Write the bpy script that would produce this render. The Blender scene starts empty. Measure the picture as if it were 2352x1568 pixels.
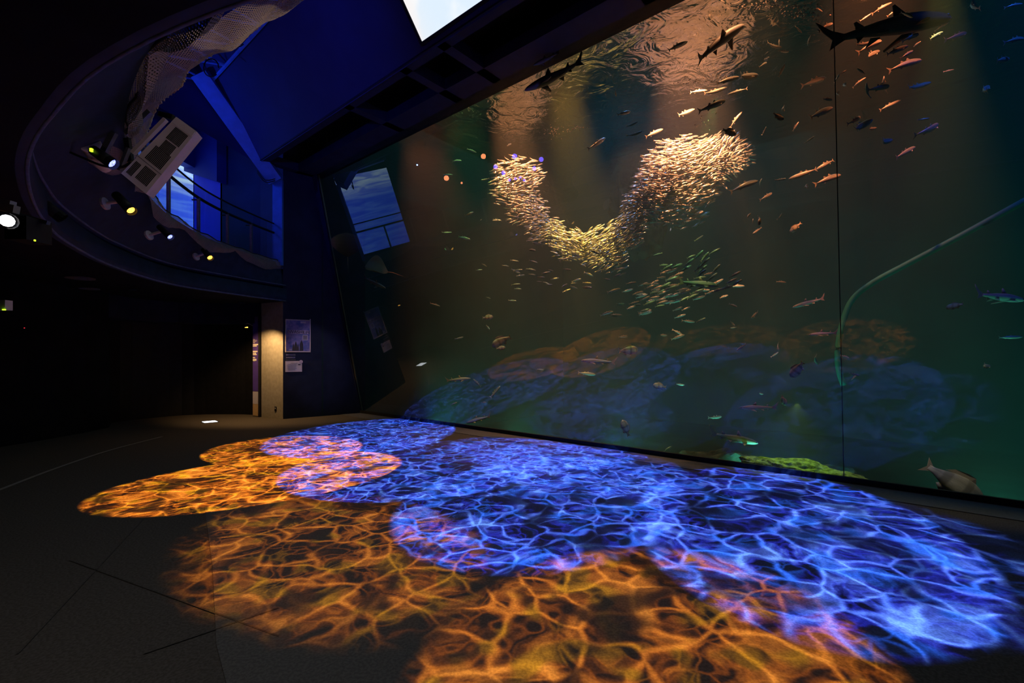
import bpy, math, random
import numpy as np
from mathutils import Vector, Matrix, noise
R = math.radians
F = 1070.0; HX = 1176.0; HY = 817.0; CZ = 1.6
col = bpy.context.scene.collection
sc = bpy.context.scene
# ------------------------------------------------------------------ camera, world, exposure
cam = bpy.data.cameras.new('camera'); cam.sensor_width = 36; cam.lens = F / 2352 * 36
cam.shift_y = 33 / 2352; cam.clip_end = 200; cam.clip_start = .05
co = bpy.data.objects.new('camera', cam); co.location = (0, 0, CZ); co.rotation_euler = (R(90), 0, 0)
col.objects.link(co); sc.camera = co
w = bpy.data.worlds.new('world'); sc.world = w; w.use_nodes = True
w.node_tree.nodes['Background'].inputs[0].default_value = (0, 0, 0, 1)
w.node_tree.nodes['Background'].inputs[1].default_value = 0
vs = sc.view_settings; vs.view_transform = 'Standard'; vs.look = 'None'; vs.exposure = 0; vs.gamma = 1
vs.use_curve_mapping = False
cy = sc.cycles
cy.max_bounces = 6; cy.diffuse_bounces = 3; cy.glossy_bounces = 3; cy.transmission_bounces = 2
cy.volume_bounces = 0; cy.transparent_max_bounces = 12; cy.sample_clamp_indirect = 3
cy.use_adaptive_sampling = False
cy.caustics_reflective = False; cy.caustics_refractive = False
# ------------------------------------------------------------------ frames of reference
UX, UY, NX, NY = .762, -.648, .648, .762      # u runs along the tank window, n points into the tank


def P(u, n, z): return Vector((UX * u + NX * n, UY * u + NY * n, z))
def ray(x, y): return Vector(((x - HX) / F, 1, (HY - y) / F))
def atD(x, y, D): r = ray(x, y); return Vector((r.x * D, D, CZ + r.z * D))
def atz(x, y, z): return atD(x, y, (z - CZ) * F / (HY - y))
def atN(x, y, n):
    r = ray(x, y); return atD(x, y, n / (NX * r.x + NY))


GN, GZ, TILT = 7.18, .08, .202                # tank window: n = GN - TILT*(z-GZ)
def glassD(x, y):
    r = ray(x, y); return (GN + TILT * GZ - TILT * CZ) / (NX * r.x + NY + TILT * r.z)


# ------------------------------------------------------------------ lights
def aim(o, target, roll=0):
    d = Vector(target) - o.location
    o.rotation_euler = d.to_track_quat('-Z', 'Y').to_euler()


def spot(name, loc, target, color, power, deg, blend=.4, radius=.05):
    l = bpy.data.lights.new(name, 'SPOT'); l.color = color; l.energy = power
    l.spot_size = R(deg); l.spot_blend = blend; l.shadow_soft_size = radius
    o = bpy.data.objects.new(name, l); o.location = loc; col.objects.link(o); aim(o, target); return o


def point(name, loc, color, power, radius=.1):
    l = bpy.data.lights.new(name, 'POINT'); l.color = color; l.energy = power; l.shadow_soft_size = radius
    o = bpy.data.objects.new(name, l); o.location = loc; col.objects.link(o); return o


def area(name, loc, target, color, power, sx, sy):
    l = bpy.data.lights.new(name, 'AREA'); l.shape = 'RECTANGLE'; l.color = color; l.energy = power
    l.size = sx; l.size_y = sy
    o = bpy.data.objects.new(name, l); o.location = loc; col.objects.link(o); aim(o, target); return o


class NT:
    def __init__(s, tree): s.t = tree
    def n(s, typ, **kw):
        nd = s.t.nodes.new(typ)
        for k, v in kw.items(): setattr(nd, k, v)
        return nd
    def set(s, sock, v):
        if isinstance(v, bpy.types.NodeSocket): s.t.links.new(v, sock)
        else: sock.default_value = v
    def m(s, op, a, b=None, c=None, clamp=False):
        nd = s.n('ShaderNodeMath', operation=op); nd.use_clamp = clamp
        for i, v in enumerate((a, b, c)):
            if v is not None: s.set(nd.inputs[i], v)
        return nd.outputs[0]
    def v(s, op, a, b=None, scale=None):
        nd = s.n('ShaderNodeVectorMath', operation=op); s.set(nd.inputs[0], a)
        if b is not None: s.set(nd.inputs[1], b)
        if scale is not None: s.set(nd.inputs[3], scale)
        return nd.outputs['Value'] if op in ('LENGTH', 'DISTANCE', 'DOT_PRODUCT') else nd.outputs[0]
    def noise(s, vec, scale, detail=2, out='Fac', dist=0, rough=.5):
        nd = s.n('ShaderNodeTexNoise'); s.set(nd.inputs['Vector'], vec); nd.inputs['Scale'].default_value = scale
        nd.inputs['Detail'].default_value = detail; nd.inputs['Distortion'].default_value = dist
        nd.inputs['Roughness'].default_value = rough
        return nd.outputs[out]
    def voro(s, vec, scale, feature='DISTANCE_TO_EDGE', rnd=1):
        nd = s.n('ShaderNodeTexVoronoi', feature=feature); s.set(nd.inputs['Vector'], vec)
        nd.inputs['Scale'].default_value = scale; nd.inputs['Randomness'].default_value = rnd
        return nd.outputs['Distance']
    def mapr(s, v, a, b, c, d, smooth=True):
        nd = s.n('ShaderNodeMapRange'); nd.interpolation_type = 'SMOOTHSTEP' if smooth else 'LINEAR'
        s.set(nd.inputs[0], v)
        for i, x in enumerate((a, b, c, d)): nd.inputs[i + 1].default_value = x
        return nd.outputs[0]
    def mixc(s, f, a, b, blend='MIX'):
        nd = s.n('ShaderNodeMix', data_type='RGBA', blend_type=blend)
        s.set(nd.inputs[0], f)
        s.set(nd.inputs[6], a if isinstance(a, bpy.types.NodeSocket) else (*a, 1))
        s.set(nd.inputs[7], b if isinstance(b, bpy.types.NodeSocket) else (*b, 1))
        return nd.outputs[2]


def gobo(name, L, pool, cols, power, soft=.06, seed=0, scale=3.0, lines=1.0, stretch=1.0):
    """effect projector: an inverse-square spot whose rotating ripple glass is a node pattern in the lamp"""
    cx, cy_, a, b, rot = pool
    L = Vector(L)
    c = Vector((cx, cy_, 0))
    half = 0
    for k in range(24):
        t = k * math.pi / 12
        q = Vector((a * math.cos(t) * math.cos(R(rot)) - b * math.sin(t) * math.sin(R(rot)),
                    a * math.cos(t) * math.sin(R(rot)) + b * math.sin(t) * math.cos(R(rot)), 0)) * 1.1 + c
        half = max(half, (q - L).angle(c - L))
    o = spot(name, L, c, (1, 1, 1), power, min(170, math.degrees(half) * 2 + 3), 0, .004)
    l = o.data; l.use_nodes = True; t = NT(l.node_tree); em = l.node_tree.nodes['Emission']
    g = t.n('ShaderNodeNewGeometry')
    sx = t.n('ShaderNodeSeparateXYZ'); t.set(sx.inputs[0], g.outputs['Incoming'])
    az = t.m('MAXIMUM', t.m('ABSOLUTE', sx.outputs[2]), .001)
    fx = t.m('ADD', t.m('MULTIPLY', t.m('DIVIDE', sx.outputs[0], az), L.z), L.x)
    fy = t.m('ADD', t.m('MULTIPLY', t.m('DIVIDE', sx.outputs[1], az), L.z), L.y)
    cr, sr = math.cos(R(rot)), math.sin(R(rot))
    dx = t.m('SUBTRACT', fx, cx); dy = t.m('SUBTRACT', fy, cy_)
    ex = t.m('DIVIDE', t.m('ADD', t.m('MULTIPLY', dx, cr), t.m('MULTIPLY', dy, sr)), a)
    ey = t.m('DIVIDE', t.m('SUBTRACT', t.m('MULTIPLY', dy, cr), t.m('MULTIPLY', dx, sr)), b)
    rr = t.m('SQRT', t.m('ADD', t.m('MULTIPLY', ex, ex), t.m('MULTIPLY', ey, ey)))
    mask = t.mapr(rr, 1 - soft, 1 + soft * .5, 1, 0)
    cv = t.n('ShaderNodeCombineXYZ'); t.set(cv.inputs[0], t.m('MULTIPLY', ex, a * stretch)); t.set(cv.inputs[1], t.m('MULTIPLY', ey, b))
    cv.inputs[2].default_value = seed * 3.7
    v = cv.outputs[0]
    nz = t.n('ShaderNodeTexNoise'); t.set(nz.inputs['Vector'], v); nz.inputs['Scale'].default_value = 1.3
    nz.inputs['Detail'].default_value = 2.5
    wv = t.v('ADD', v, t.v('SCALE', t.v('SUBTRACT', nz.outputs['Color'], (.5, .5, .5)), scale=.62))
    e1 = t.voro(wv, scale)
    line = t.m('POWER', t.mapr(e1, 0, .14, 1, 0), 3.0)
    nz2 = t.n('ShaderNodeTexNoise'); t.set(nz2.inputs['Vector'], t.v('ADD', v, (5, 3, 1))); nz2.inputs['Scale'].default_value = 2.2
    nz2.inputs['Detail'].default_value = 2
    wv2 = t.v('ADD', v, t.v('SCALE', t.v('SUBTRACT', nz2.outputs['Color'], (.5, .5, .5)), scale=.9))
    e2 = t.voro(wv2, scale * 1.9)
    line2 = t.m('MULTIPLY', t.m('POWER', t.mapr(e2, 0, .2, 1, 0), 2.0), .45)
    patch = t.noise(wv2, scale * .95, 3, dist=.6)
    patch = t.mapr(patch, .42, .68, 0, 1)
    hole = t.mapr(t.noise(wv, scale * .8, 2), .36, .50, 0, 1)
    val = t.m('ADD', t.m('MULTIPLY', line, lines * .95), t.m('ADD', line2, t.m('MULTIPLY', patch, .95)))
    val = t.m('ADD', t.m('MULTIPLY', val, t.m('ADD', hole, .10)), .03)
    base = t.mixc(patch, cols[0], cols[1])
    hot = t.m('MULTIPLY', t.m('ADD', line, t.m('MULTIPLY', patch, patch)), .6, clamp=True)
    colr = t.mixc(hot, base, cols[2])
    hue = t.mapr(t.noise(v, scale * 1.3, 1), .5, .64, 0, .85)
    colr = t.mixc(hue, colr, cols[3])
    t.set(em.inputs['Color'], colr)
    t.set(em.inputs['Strength'], t.m('MULTIPLY', val, mask))
    return o


ORC = ((.95, .22, .008), (1, .26, .012), (1, .34, .035), (.75, .34, .006))
BLC = ((.02, .035, 1), (.04, .07, 1), (.10, .27, 1), (.015, .13, 1))
GB = 11000
gobo('gobo_amber_far', (-1.2, 5.9, 6.7), (-3.9, 8.04, 1.37, 1.23, -46), ORC, GB * 1.5, .03, 1, 4.2)
gobo('gobo_amber_left', (-.6, 5.2, 6.8), (-3.24, 6.21, 1.85, 1.3, 44), ORC, GB * 1.5, .03, 2, 3.4, 1.2)
gobo('gobo_amber_mid', (.3, 4.5, 6.8), (-1.54, 3.98, 1.61, 1.08, -46), ORC, GB * .30, .22, 3, 2.9, 1.3)
gobo('gobo_amber_near', (.7, 3.5, 7.0), (.75, 2.49, 1.5, 1.15, 54), ORC, GB * .34, .10, 4, 2.7, 1.6)
gobo('gobo_blue_far', (-1.2, 6.0, 6.6), (-2.94, 9.56, 2.3, 1.7, 79), BLC, GB * 1.7, .03, 5, 4.6, 1.2)
gobo('gobo_blue_left', (-.4, 5.2, 6.8), (-1.3, 6.95, 2.0, 1.75, 44), BLC, GB * 1.2, .02, 6, 3.8, 1.1)
gobo('gobo_blue_mid', (.7, 4.2, 6.8), (.44, 5.45, 2.15, 1.5, 65), BLC, GB * 1.1, .05, 7, 3.2, 1.3)
gobo('gobo_blue_centre', (1.0, 4.1, 6.8), (.9, 6.9, 1.75, 1.35, 130), BLC, GB * 1.2, .10, 10, 3.6, 1.1)
gobo('gobo_blue_window', (.6, 4.6, 6.7), (.3, 7.85, 1.7, .95, -40), BLC, GB * 1.2, .08, 12, 4.2, 1.1)
gobo('gobo_blue_near', (2.2, 3.1, 6.9), (2.62, 4.55, 2.2, 1.38, 68), BLC, GB * 1.15, .05, 8, 2.5, 1.6)
gobo('gobo_blue_edge', (2.6, 2.8, 6.9), (3.35, 3.9, 1.5, .95, 68), BLC, GB * .3, .15, 9, 2.0, 1.6)
# tank lamps, with added fills and some spots underwater
TK = 1.0
spot('tank_lamp_warm', (2.5, 6.95, 8.0), (3.55, 9.0, 4.9), (1, .27, .10), 46000 * TK, 38, .9, .03)
spot('tank_lamp_warm', (-.5, 9.3, 8.0), (.3, 10.7, 5.3), (1, .28, .10), 24000 * TK, 32, .9, .03)
spot('tank_lamp_warm', (.7, 8.3, 8.0), (1.6, 10.0, 3.9), (1, .42, .05), 20000 * TK, 27, .9, .03)
spot('tank_lamp_red', (4.4, 5.35, 7.9), (5.2, 7.0, 4.9), (1, .20, .07), 8000 * TK, 46, .9, .03)
spot('tank_lamp_amber', (3.2, 6.4, 8.0), (3.7, 7.2, 4.6), (1, .34, .13), 3200 * TK, 46, .9, .03)
spot('tank_lamp_amber', (-2.4, 10.6, 8.0), (-1.8, 12.0, 4.8), (1, .24, .08), 7000 * TK, 46, .9, .03)
spot('tank_lamp_amber', (.6, 8.2, 8.0), (.7, 9.0, 5.4), (1, .32, .11), 3500 * TK, 60, .9, .03)
spot('tank_lamp_amber', (3.6, 12.0, 8.6), (3.0, 10.9, 5.6), (1, .30, .10), 9000 * TK, 40, 1, .1)
spot('tank_lamp_amber', (.2, 14.0, 8.6), (.3, 12.6, 5.8), (1, .28, .09), 9000 * TK, 42, 1, .1)
spot('tank_lamp_green', (2.9, 6.6, 5.3), (2.5, 7.6, 2.4), (.40, .80, .22), 240 * TK, 40, .9, .03)  # underwater spot without a fixture, added to light the shoal
spot('tank_lamp_green', (-1.2, 9.8, 8.0), (-.4, 10.9, 1.0), (.42, .85, .20), 1800 * TK, 40, .9, .03)
spot('tank_foot_fill', (4.5, 4.9, 6.3), (5.0, 5.2, .2), (.95, .62, .14), 800 * TK, 22, .9, .03)
spot('tank_lamp_rock', (3.95, 6.45, .95), (3.98, 6.68, 0), (.62, .95, .04), 24, 100, .6, .01)  # underwater spot without a fixture, added to light the green rock
area('tank_fill', (3.0, 13.5, 8.8), (3.0, 13.5, 0), (.08, .20, .22), 1300 * TK, 13, 8)  # added teal fill panel over the whole tank
for k_, (u_, n_) in enumerate(((-10.2, 8.4), (-7.2, 8.2), (-4.4, 8.0), (-1.8, 8.0), (.8, 8.0), (3.2, 8.0))):
    spot('bed_fill', P(u_, n_, -.6), P(u_ + .3, n_ + 3.2, .9), (.035, .26, .17), 800 * TK, 130, 1, .02)  # added fills for the teal haze low in the tank
spot('tank_lamp_blue', (2.6, 9.6, 8.4), (2.6, 9.6, 2.0), (.05, .16, .42), 3200 * TK, 100, 1, .1)
spot('tank_lamp_blue', (5.6, 4.0, 8.0), (6.2, 5.6, 1.5), (.02, .14, 1), 1600 * TK, 60, 1, .03)
spot('tank_lamp_blue', (-4.6, 12.8, 8.6), (-3.6, 13.4, 0), (.05, .22, .9), 3000 * TK, 26, 1, .1)
# sign lamp, net and projector washes, and added fill spots
spot('sign_lamp', (-6.33, 11.25, 2.30), (-6.25, 12.05, .9), (1, .58, .22), 120, 120, .6, .02)
spot('floor_warm', (-5.6, 10.6, 2.9), (-5.0, 9.8, 0), (1, .50, .16), 26, 120, 1, .01)  # added spread of the sign lamp's warm light on the floor
spot('net_wash', (-1.2, 5.2, 3.3), (-2.2, 3.6, 4.6), (1, .72, .50), 60, 34, .15, .01)
spot('projector_wash', (-1.6, 2.4, 1.9), (-2.5, 4.0, 3.3), (1, .72, .66), 26, 50, .6, .01)
spot('gallery_fill', (-8.1, 9.4, 6.3), (-6.3, 10.8, 6.9), (.02, .10, 1), 110, 120, .8, .01)  # added blue fill for the sloping panel and beam
spot('hall_fill', (-3.2, 4.2, 5.2), (-4.6, 9.0, 7.4), (.01, .07, 1), 230, 95, 1, .01)  # second added blue fill, for the sloping panel
spot('poster_fill', (-3.4, 9.2, 4.4), (-5.1, 12.2, 1.5), (.9, .75, 1), 130, 24, .8, .01)  # added spot to brighten the poster
spot('lobby_fill', (-2.4, .9, 2.9), (-2.4, 1.4, 0), (.95, .88, .80), 26, 150, 1, .01)  # added ambient fill for the near floor


# ------------------------------------------------------------------ materials
def mat(name, c, rough=.6, metal=0, emit=None, es=0, noise_amt=0, nscale=8, bump=0, spec=.5, c2=None):
    m = bpy.data.materials.new(name); m.use_nodes = True; t = NT(m.node_tree)
    b = m.node_tree.nodes['Principled BSDF']
    b.inputs['Base Color'].default_value = (*c, 1); b.inputs['Roughness'].default_value = rough
    b.inputs['Metallic'].default_value = metal; b.inputs['Specular IOR Level'].default_value = spec
    tc = t.n('ShaderNodeTexCoord')
    if noise_amt or c2:
        d = c2 or tuple(x * (1 - noise_amt) for x in c)
        f = t.mapr(t.noise(tc.outputs['Object'], nscale, 4), .35, .65, 0, 1)
        t.set(b.inputs['Base Color'], t.mixc(f, c, d))
    if bump:
        bp = t.n('ShaderNodeBump'); bp.inputs['Strength'].default_value = bump; bp.inputs['Distance'].default_value = .02
        t.set(bp.inputs['Height'], t.noise(tc.outputs['Object'], nscale * 3, 3)); t.set(b.inputs['Normal'], bp.outputs[0])
    if emit:
        b.inputs['Emission Color'].default_value = (*emit, 1); b.inputs['Emission Strength'].default_value = es
    return m


M = {}
M['carpet'] = mat('carpet', (.135, .115, .10), .95, noise_amt=.35, nscale=60, bump=.3, spec=.1)
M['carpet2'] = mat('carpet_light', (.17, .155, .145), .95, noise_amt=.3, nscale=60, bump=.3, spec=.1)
M['navy'] = mat('navy_paint', (.014, .02, .05), .7, noise_amt=.3, nscale=3, spec=.25)
M['slope'] = mat('blue_panel', (.02, .028, .12), .7, noise_amt=.15, nscale=1.5, spec=.2)
M['beam'] = mat('beam_blue_light', (.06, .22, .70), .6, noise_amt=.15, nscale=5)  # blue light from the gallery is put into this colour
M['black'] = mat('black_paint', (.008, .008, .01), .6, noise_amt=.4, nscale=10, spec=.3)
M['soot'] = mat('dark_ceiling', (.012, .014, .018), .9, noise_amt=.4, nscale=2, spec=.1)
M['rim'] = mat('rim_plaster', (.016, .034, .075), .75, noise_amt=.25, nscale=6, spec=.3)
M['greywall'] = mat('grey_wall', (.33, .30, .25), .8, noise_amt=.15, nscale=12, bump=.1)
M['kerb'] = mat('kerb_strip', (.13, .125, .135), .7, noise_amt=.2, nscale=30)
M['joint'] = mat('carpet_joint', (.118, .10, .088), .95, noise_amt=.3, nscale=50, spec=.1)
M['inlay'] = mat('floor_inlay', (.42, .37, .33), .4, noise_amt=.2, nscale=30)
M['white'] = mat('white_case', (.62, .56, .58), .45, noise_amt=.08, nscale=10)
M['grey'] = mat('grey_metal', (.16, .17, .2), .4, .6, noise_amt=.2, nscale=20)
M['steel'] = mat('steel', (.35, .35, .37), .3, .9, noise_amt=.2, nscale=20)
M['paper'] = mat('paper', (.62, .55, .62), .7, noise_amt=.06, nscale=20)
M['ink'] = mat('ink', (.03, .03, .05), .7, noise_amt=.2, nscale=20)
M['cream'] = mat('cream_print', (.85, .8, .75), .6, noise_amt=.05, nscale=20)
M['violet'] = mat('violet_banner', (.09, .05, .36), .6, noise_amt=.15, nscale=6)
M['rock'] = mat('tank_rock', (.06, .075, .06), .9, c2=(.02, .03, .025), nscale=4, bump=1.0, spec=.1)
M['coral'] = mat('algae_rock', (.30, .42, .10), .9, c2=(.10, .15, .03), nscale=14, bump=1.0)
M['wallrock'] = mat('tank_wall', (.04, .065, .06), .95, c2=(.022, .04, .04), nscale=.7, bump=.4, spec=0)
M['streak'] = mat('tank_streak', (.03, .24, .16), .6, noise_amt=.15, nscale=3)
M['bubble'] = mat('bubble', (.9, .75, .65), .2, emit=None, noise_amt=.05)


def emis(name, c, s, c2=None, nscale=3):
    m = bpy.data.materials.new(name); m.use_nodes = True; t = NT(m.node_tree); m.node_tree.nodes.clear()
    e = t.n('ShaderNodeEmission'); o = t.n('ShaderNodeOutputMaterial'); t.t.links.new(e.outputs[0], o.inputs[0])
    tc = t.n('ShaderNodeTexCoord')
    f = t.mapr(t.noise(tc.outputs['Object'], nscale, 3), .3, .7, 0, 1)
    t.set(e.inputs[0], t.mixc(f, c, c2 or c)); e.inputs[1].default_value = s
    return m


M['lens_blue'] = emis('lens_blue', (.12, .14, 1), 3, (.3, .35, 1), 60)
M['lens_amber'] = emis('lens_amber', (1, .42, .04), 3, (1, .55, .10), 60)
M['disc_blue'] = emis('disc_blue', (.12, .09, 1), 13, (.2, .12, 1), 60)
M['disc_amber'] = emis('disc_amber', (1, .25, .08), 12, (1, .35, .15), 60)
M['lens_red'] = emis('lens_red', (1, .22, .08), 12, (1, .35, .15), 60)
M['lens_white'] = emis('lens_white', (.8, .85, 1), 3, (1, .9, .85), 20)
M['floor_lens'] = emis('floor_lens', (.9, .95, 1), 3.5)
M['led_green'] = emis('led_green', (.5, 1, .02), 2.5)
M['led_red'] = emis('led_red', (1, .03, .05), 1.2)
M['strip'] = emis('strip', (1, .45, .2), 2)
M['sign_white'] = emis('lit_sign', (.6, .8, 1), 1.6)

# pane: clear sheet that mirrors the room faintly
gm = bpy.data.materials.new('acrylic_pane'); gm.use_nodes = True; t = NT(gm.node_tree); gm.node_tree.nodes.clear()
tr = t.n('ShaderNodeBsdfTransparent'); tr.inputs[0].default_value = (.96, .985, .97, 1)
gl = t.n('ShaderNodeBsdfGlossy'); gl.inputs['Roughness'].default_value = 0
fr = t.n('ShaderNodeFresnel'); fr.inputs[0].default_value = 1.49
mx = t.n('ShaderNodeMixShader'); t.set(mx.inputs[0], t.m('MULTIPLY', fr.outputs[0], 2.2, clamp=True))
t.t.links.new(tr.outputs[0], mx.inputs[1]); t.t.links.new(gl.outputs[0], mx.inputs[2])
ot = t.n('ShaderNodeOutputMaterial'); t.t.links.new(mx.outputs[0], ot.inputs[0]); M['pane'] = gm
# water surface seen from below: nearly a mirror, rippled
wm = bpy.data.materials.new('water_surface'); wm.use_nodes = True; t = NT(wm.node_tree); wm.node_tree.nodes.clear()
tr = t.n('ShaderNodeBsdfTransparent'); gl = t.n('ShaderNodeBsdfGlossy'); gl.inputs['Roughness'].default_value = .04
gl.inputs[0].default_value = (.9, .9, .85, 1)
mx = t.n('ShaderNodeMixShader'); mx.inputs[0].default_value = .72
t.t.links.new(tr.outputs[0], mx.inputs[1]); t.t.links.new(gl.outputs[0], mx.inputs[2])
ot = t.n('ShaderNodeOutputMaterial'); t.t.links.new(mx.outputs[0], ot.inputs[0])
tc = t.n('ShaderNodeTexCoord'); bp = t.n('ShaderNodeBump'); bp.inputs['Distance'].default_value = .06; bp.inputs['Strength'].default_value = .9
t.set(bp.inputs['Height'], t.noise(tc.outputs['Object'], 2.6, 3, dist=1.2)); t.set(gl.inputs['Normal'], bp.outputs[0]); M['water'] = wm
# water body
vm = bpy.data.materials.new('tank_water'); vm.use_nodes = True; t = NT(vm.node_tree); vm.node_tree.nodes.clear()
vv = t.n('ShaderNodeVolumePrincipled'); vv.inputs['Color'].default_value = (.75, .85, .80, 1); vv.inputs['Density'].default_value = .024
vv.inputs['Absorption Color'].default_value = (.2, .5, .45, 1); vv.inputs['Anisotropy'].default_value = .2
ab = t.n('ShaderNodeVolumeAbsorption'); ab.inputs[0].default_value = (0, .72, .78, 1); ab.inputs[1].default_value = .085
av = t.n('ShaderNodeAddShader'); t.t.links.new(vv.outputs[0], av.inputs[0]); t.t.links.new(ab.outputs[0], av.inputs[1])
ot = t.n('ShaderNodeOutputMaterial'); t.t.links.new(av.outputs[0], ot.inputs['Volume']); M['vol'] = vm
# fish skins: dark back, pale belly
def skin(name, back, belly, fin, rough=.3, metal=.35, bars=0, zmid=0.0):
    m = bpy.data.materials.new(name); m.use_nodes = True; t = NT(m.node_tree); b = m.node_tree.nodes['Principled BSDF']
    at = t.n('ShaderNodeAttribute', attribute_name='fish')      # x: along the body, y: height, z: fin flag
    sx = t.n('ShaderNodeSeparateXYZ'); t.set(sx.inputs[0], at.outputs['Vector'])
    c = t.mixc(t.mapr(sx.outputs[1], .45, .72, 0, 1), belly, back)
    if bars:
        wv = t.m('SINE', t.m('MULTIPLY', sx.outputs[0], bars))
        c = t.mixc(t.m('MULTIPLY', t.mapr(wv, .1, .8, 0, 1), .55), c, tuple(x * .25 for x in back))
    nzz = t.noise(at.outputs['Vector'], 14, 3)
    c = t.mixc(t.m('MULTIPLY', t.mapr(nzz, .4, .7, 0, 1), .25), c, tuple(x * .5 for x in back))
    c = t.mixc(sx.outputs[2], c, fin)
    t.set(b.inputs['Base Color'], c); b.inputs['Roughness'].default_value = rough; b.inputs['Metallic'].default_value = metal
    return m


M['sardine'] = skin('sardine_skin', (.42, .42, .40), (.92, .90, .86), (.5, .48, .45), .28, .5)
M['mackerel'] = skin('mackerel_skin', (.30, .32, .30), (.80, .78, .72), (.62, .55, .45), .35, .25)
M['bream'] = skin('bream_skin', (.45, .36, .28), (.75, .62, .5), (.5, .36, .25), .45, .1, bars=20)
M['shark'] = skin('shark_skin', (.30, .29, .30), (.75, .72, .70), (.40, .30, .26), .5, 0)
M['darkshark'] = skin('shark_silhouette', (.035, .04, .05), (.10, .11, .13), (.03, .03, .03), .5, 0)  # near-black copy of the shark skin, silhouette shade put into its colour
M['ray'] = skin('ray_skin', (.16, .09, .05), (.45, .28, .2), (.2, .1, .06), .6, 0)
M['eye'] = mat('fish_eye', (.01, .01, .01), .15, noise_amt=.1)


# ------------------------------------------------------------------ mesh helpers
class MB:
    def __init__(s): s.v = []; s.f = []; s.uv = None; s.at = []
    def add(s, vs_, fs):
        b = len(s.v); s.v += [tuple(v) for v in vs_]; s.f += [tuple(b + i for i in f) for f in fs]; return s
    def quad(s, a, b, c, d): return s.add((a, b, c, d), [(0, 1, 2, 3)])
    def box(s, c, size, X=(1, 0, 0), Y=(0, 1, 0), Z=(0, 0, 1)):
        c = Vector(c); X = Vector(X) * size[0] / 2; Y = Vector(Y) * size[1] / 2; Z = Vector(Z) * size[2] / 2
        vs_ = [c + X * i + Y * j + Z * k for i in (-1, 1) for j in (-1, 1) for k in (-1, 1)]
        return s.add(vs_, [(0, 1, 3, 2), (4, 6, 7, 5), (0, 4, 5, 1), (2, 3, 7, 6), (0, 2, 6, 4), (1, 5, 7, 3)])
    def ubox(s, u0, u1, n0, n1, z0, z1):
        return s.box(P((u0 + u1) / 2, (n0 + n1) / 2, (z0 + z1) / 2), (abs(u1 - u0), abs(n1 - n0), z1 - z0), (UX, UY, 0), (NX, NY, 0))
    def tube(s, pts, r, seg=8, caps=True, r2=None):
        pts = [Vector(p) for p in pts]; n = len(pts); rings = []
        for i, p in enumerate(pts):
            d = (pts[min(i + 1, n - 1)] - pts[max(i - 1, 0)]).normalized()
            a = d.cross(Vector((0, 0, 1)));
            if a.length < .05: a = d.cross(Vector((1, 0, 0)))
            a.normalize(); b = a.cross(d)
            rr = r if r2 is None else r + (r2 - r) * i / (n - 1)
            rings.append([p + (a * math.cos(2 * math.pi * k / seg) + b * math.sin(2 * math.pi * k / seg)) * rr for k in range(seg)])
        fs = [(i * seg + k, i * seg + (k + 1) % seg, (i + 1) * seg + (k + 1) % seg, (i + 1) * seg + k) for i in range(n - 1) for k in range(seg)]
        if caps: fs += [tuple(range(seg))[::-1], tuple((n - 1) * seg + k for k in range(seg))]
        return s.add([v for r_ in rings for v in r_], fs)
    def loft(s, rows):
        n = len(rows[0]); fs = [(i * n + k, i * n + k + 1, (i + 1) * n + k + 1, (i + 1) * n + k) for i in range(len(rows) - 1) for k in range(n - 1)]
        return s.add([v for r_ in rows for v in r_], fs)
    def prism(s, pts, off):
        n = len(pts); off = Vector(off); pts = [Vector(p) for p in pts]
        return s.add(pts + [p + off for p in pts], [tuple(range(n))[::-1], tuple(range(n, 2 * n))] + [(i, (i + 1) % n, n + (i + 1) % n, n + i) for i in range(n)])
    def build(s, name, m, parent=None, smooth=False, **kw):
        me = bpy.data.meshes.new(name); org = Vector((0, 0, 0))
        if parent is None and s.v:
            a = np.array(s.v); org = Vector(((a[:, 0].min() + a[:, 0].max()) / 2, (a[:, 1].min() + a[:, 1].max()) / 2, a[:, 2].min()))
        elif parent is not None:
            rt = parent
            while rt.parent is not None: rt = rt.parent
            org = rt.location
        me.from_pydata([tuple(Vector(v) - org) for v in s.v], [], s.f); me.update()
        for mm in (m if isinstance(m, (list, tuple)) else [m]): me.materials.append(mm)
        if smooth: me.polygons.foreach_set('use_smooth', [True] * len(me.polygons))
        o = bpy.data.objects.new(name, me); col.objects.link(o)
        if parent is not None: o.parent = parent       # thing roots carry no rotation, so local = world - root
        else: o.location = org
        for k, v in kw.items(): o[k] = v
        return o


def thing(name, label, cat, loc, group=None):
    o = bpy.data.objects.new(name, None); o.empty_display_size = .1; o.location = loc; col.objects.link(o)
    o['label'] = label; o['category'] = cat
    if group: o['group'] = group
    return o


def S(mb, name, m, smooth=False): return mb.build(name, m, None, smooth, kind='structure')


def sub(mb, name, m, part, smooth=False, **kw):     # sub-part under a part (part object sits at its root's origin)
    root = part.parent; o = mb.build(name, m, root, smooth, **kw); o.parent = part; return o


def text_mb(body, origin, X, Z, size, extrude=.003):
    cu = bpy.data.curves.new('t', 'FONT'); cu.body = body; cu.size = size; cu.extrude = extrude / 2
    ob = bpy.data.objects.new('t', cu); col.objects.link(ob)
    me = bpy.data.meshes.new_from_object(ob.evaluated_get(bpy.context.evaluated_depsgraph_get()))
    X = Vector(X); Z = Vector(Z); Y = X.cross(Z); mb = MB(); o = Vector(origin)
    mb.add([o + X * v.co.x + Z * v.co.y + Y * v.co.z for v in me.vertices], [tuple(p.vertices) for p in me.polygons])
    bpy.data.objects.remove(ob); return mb


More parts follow.
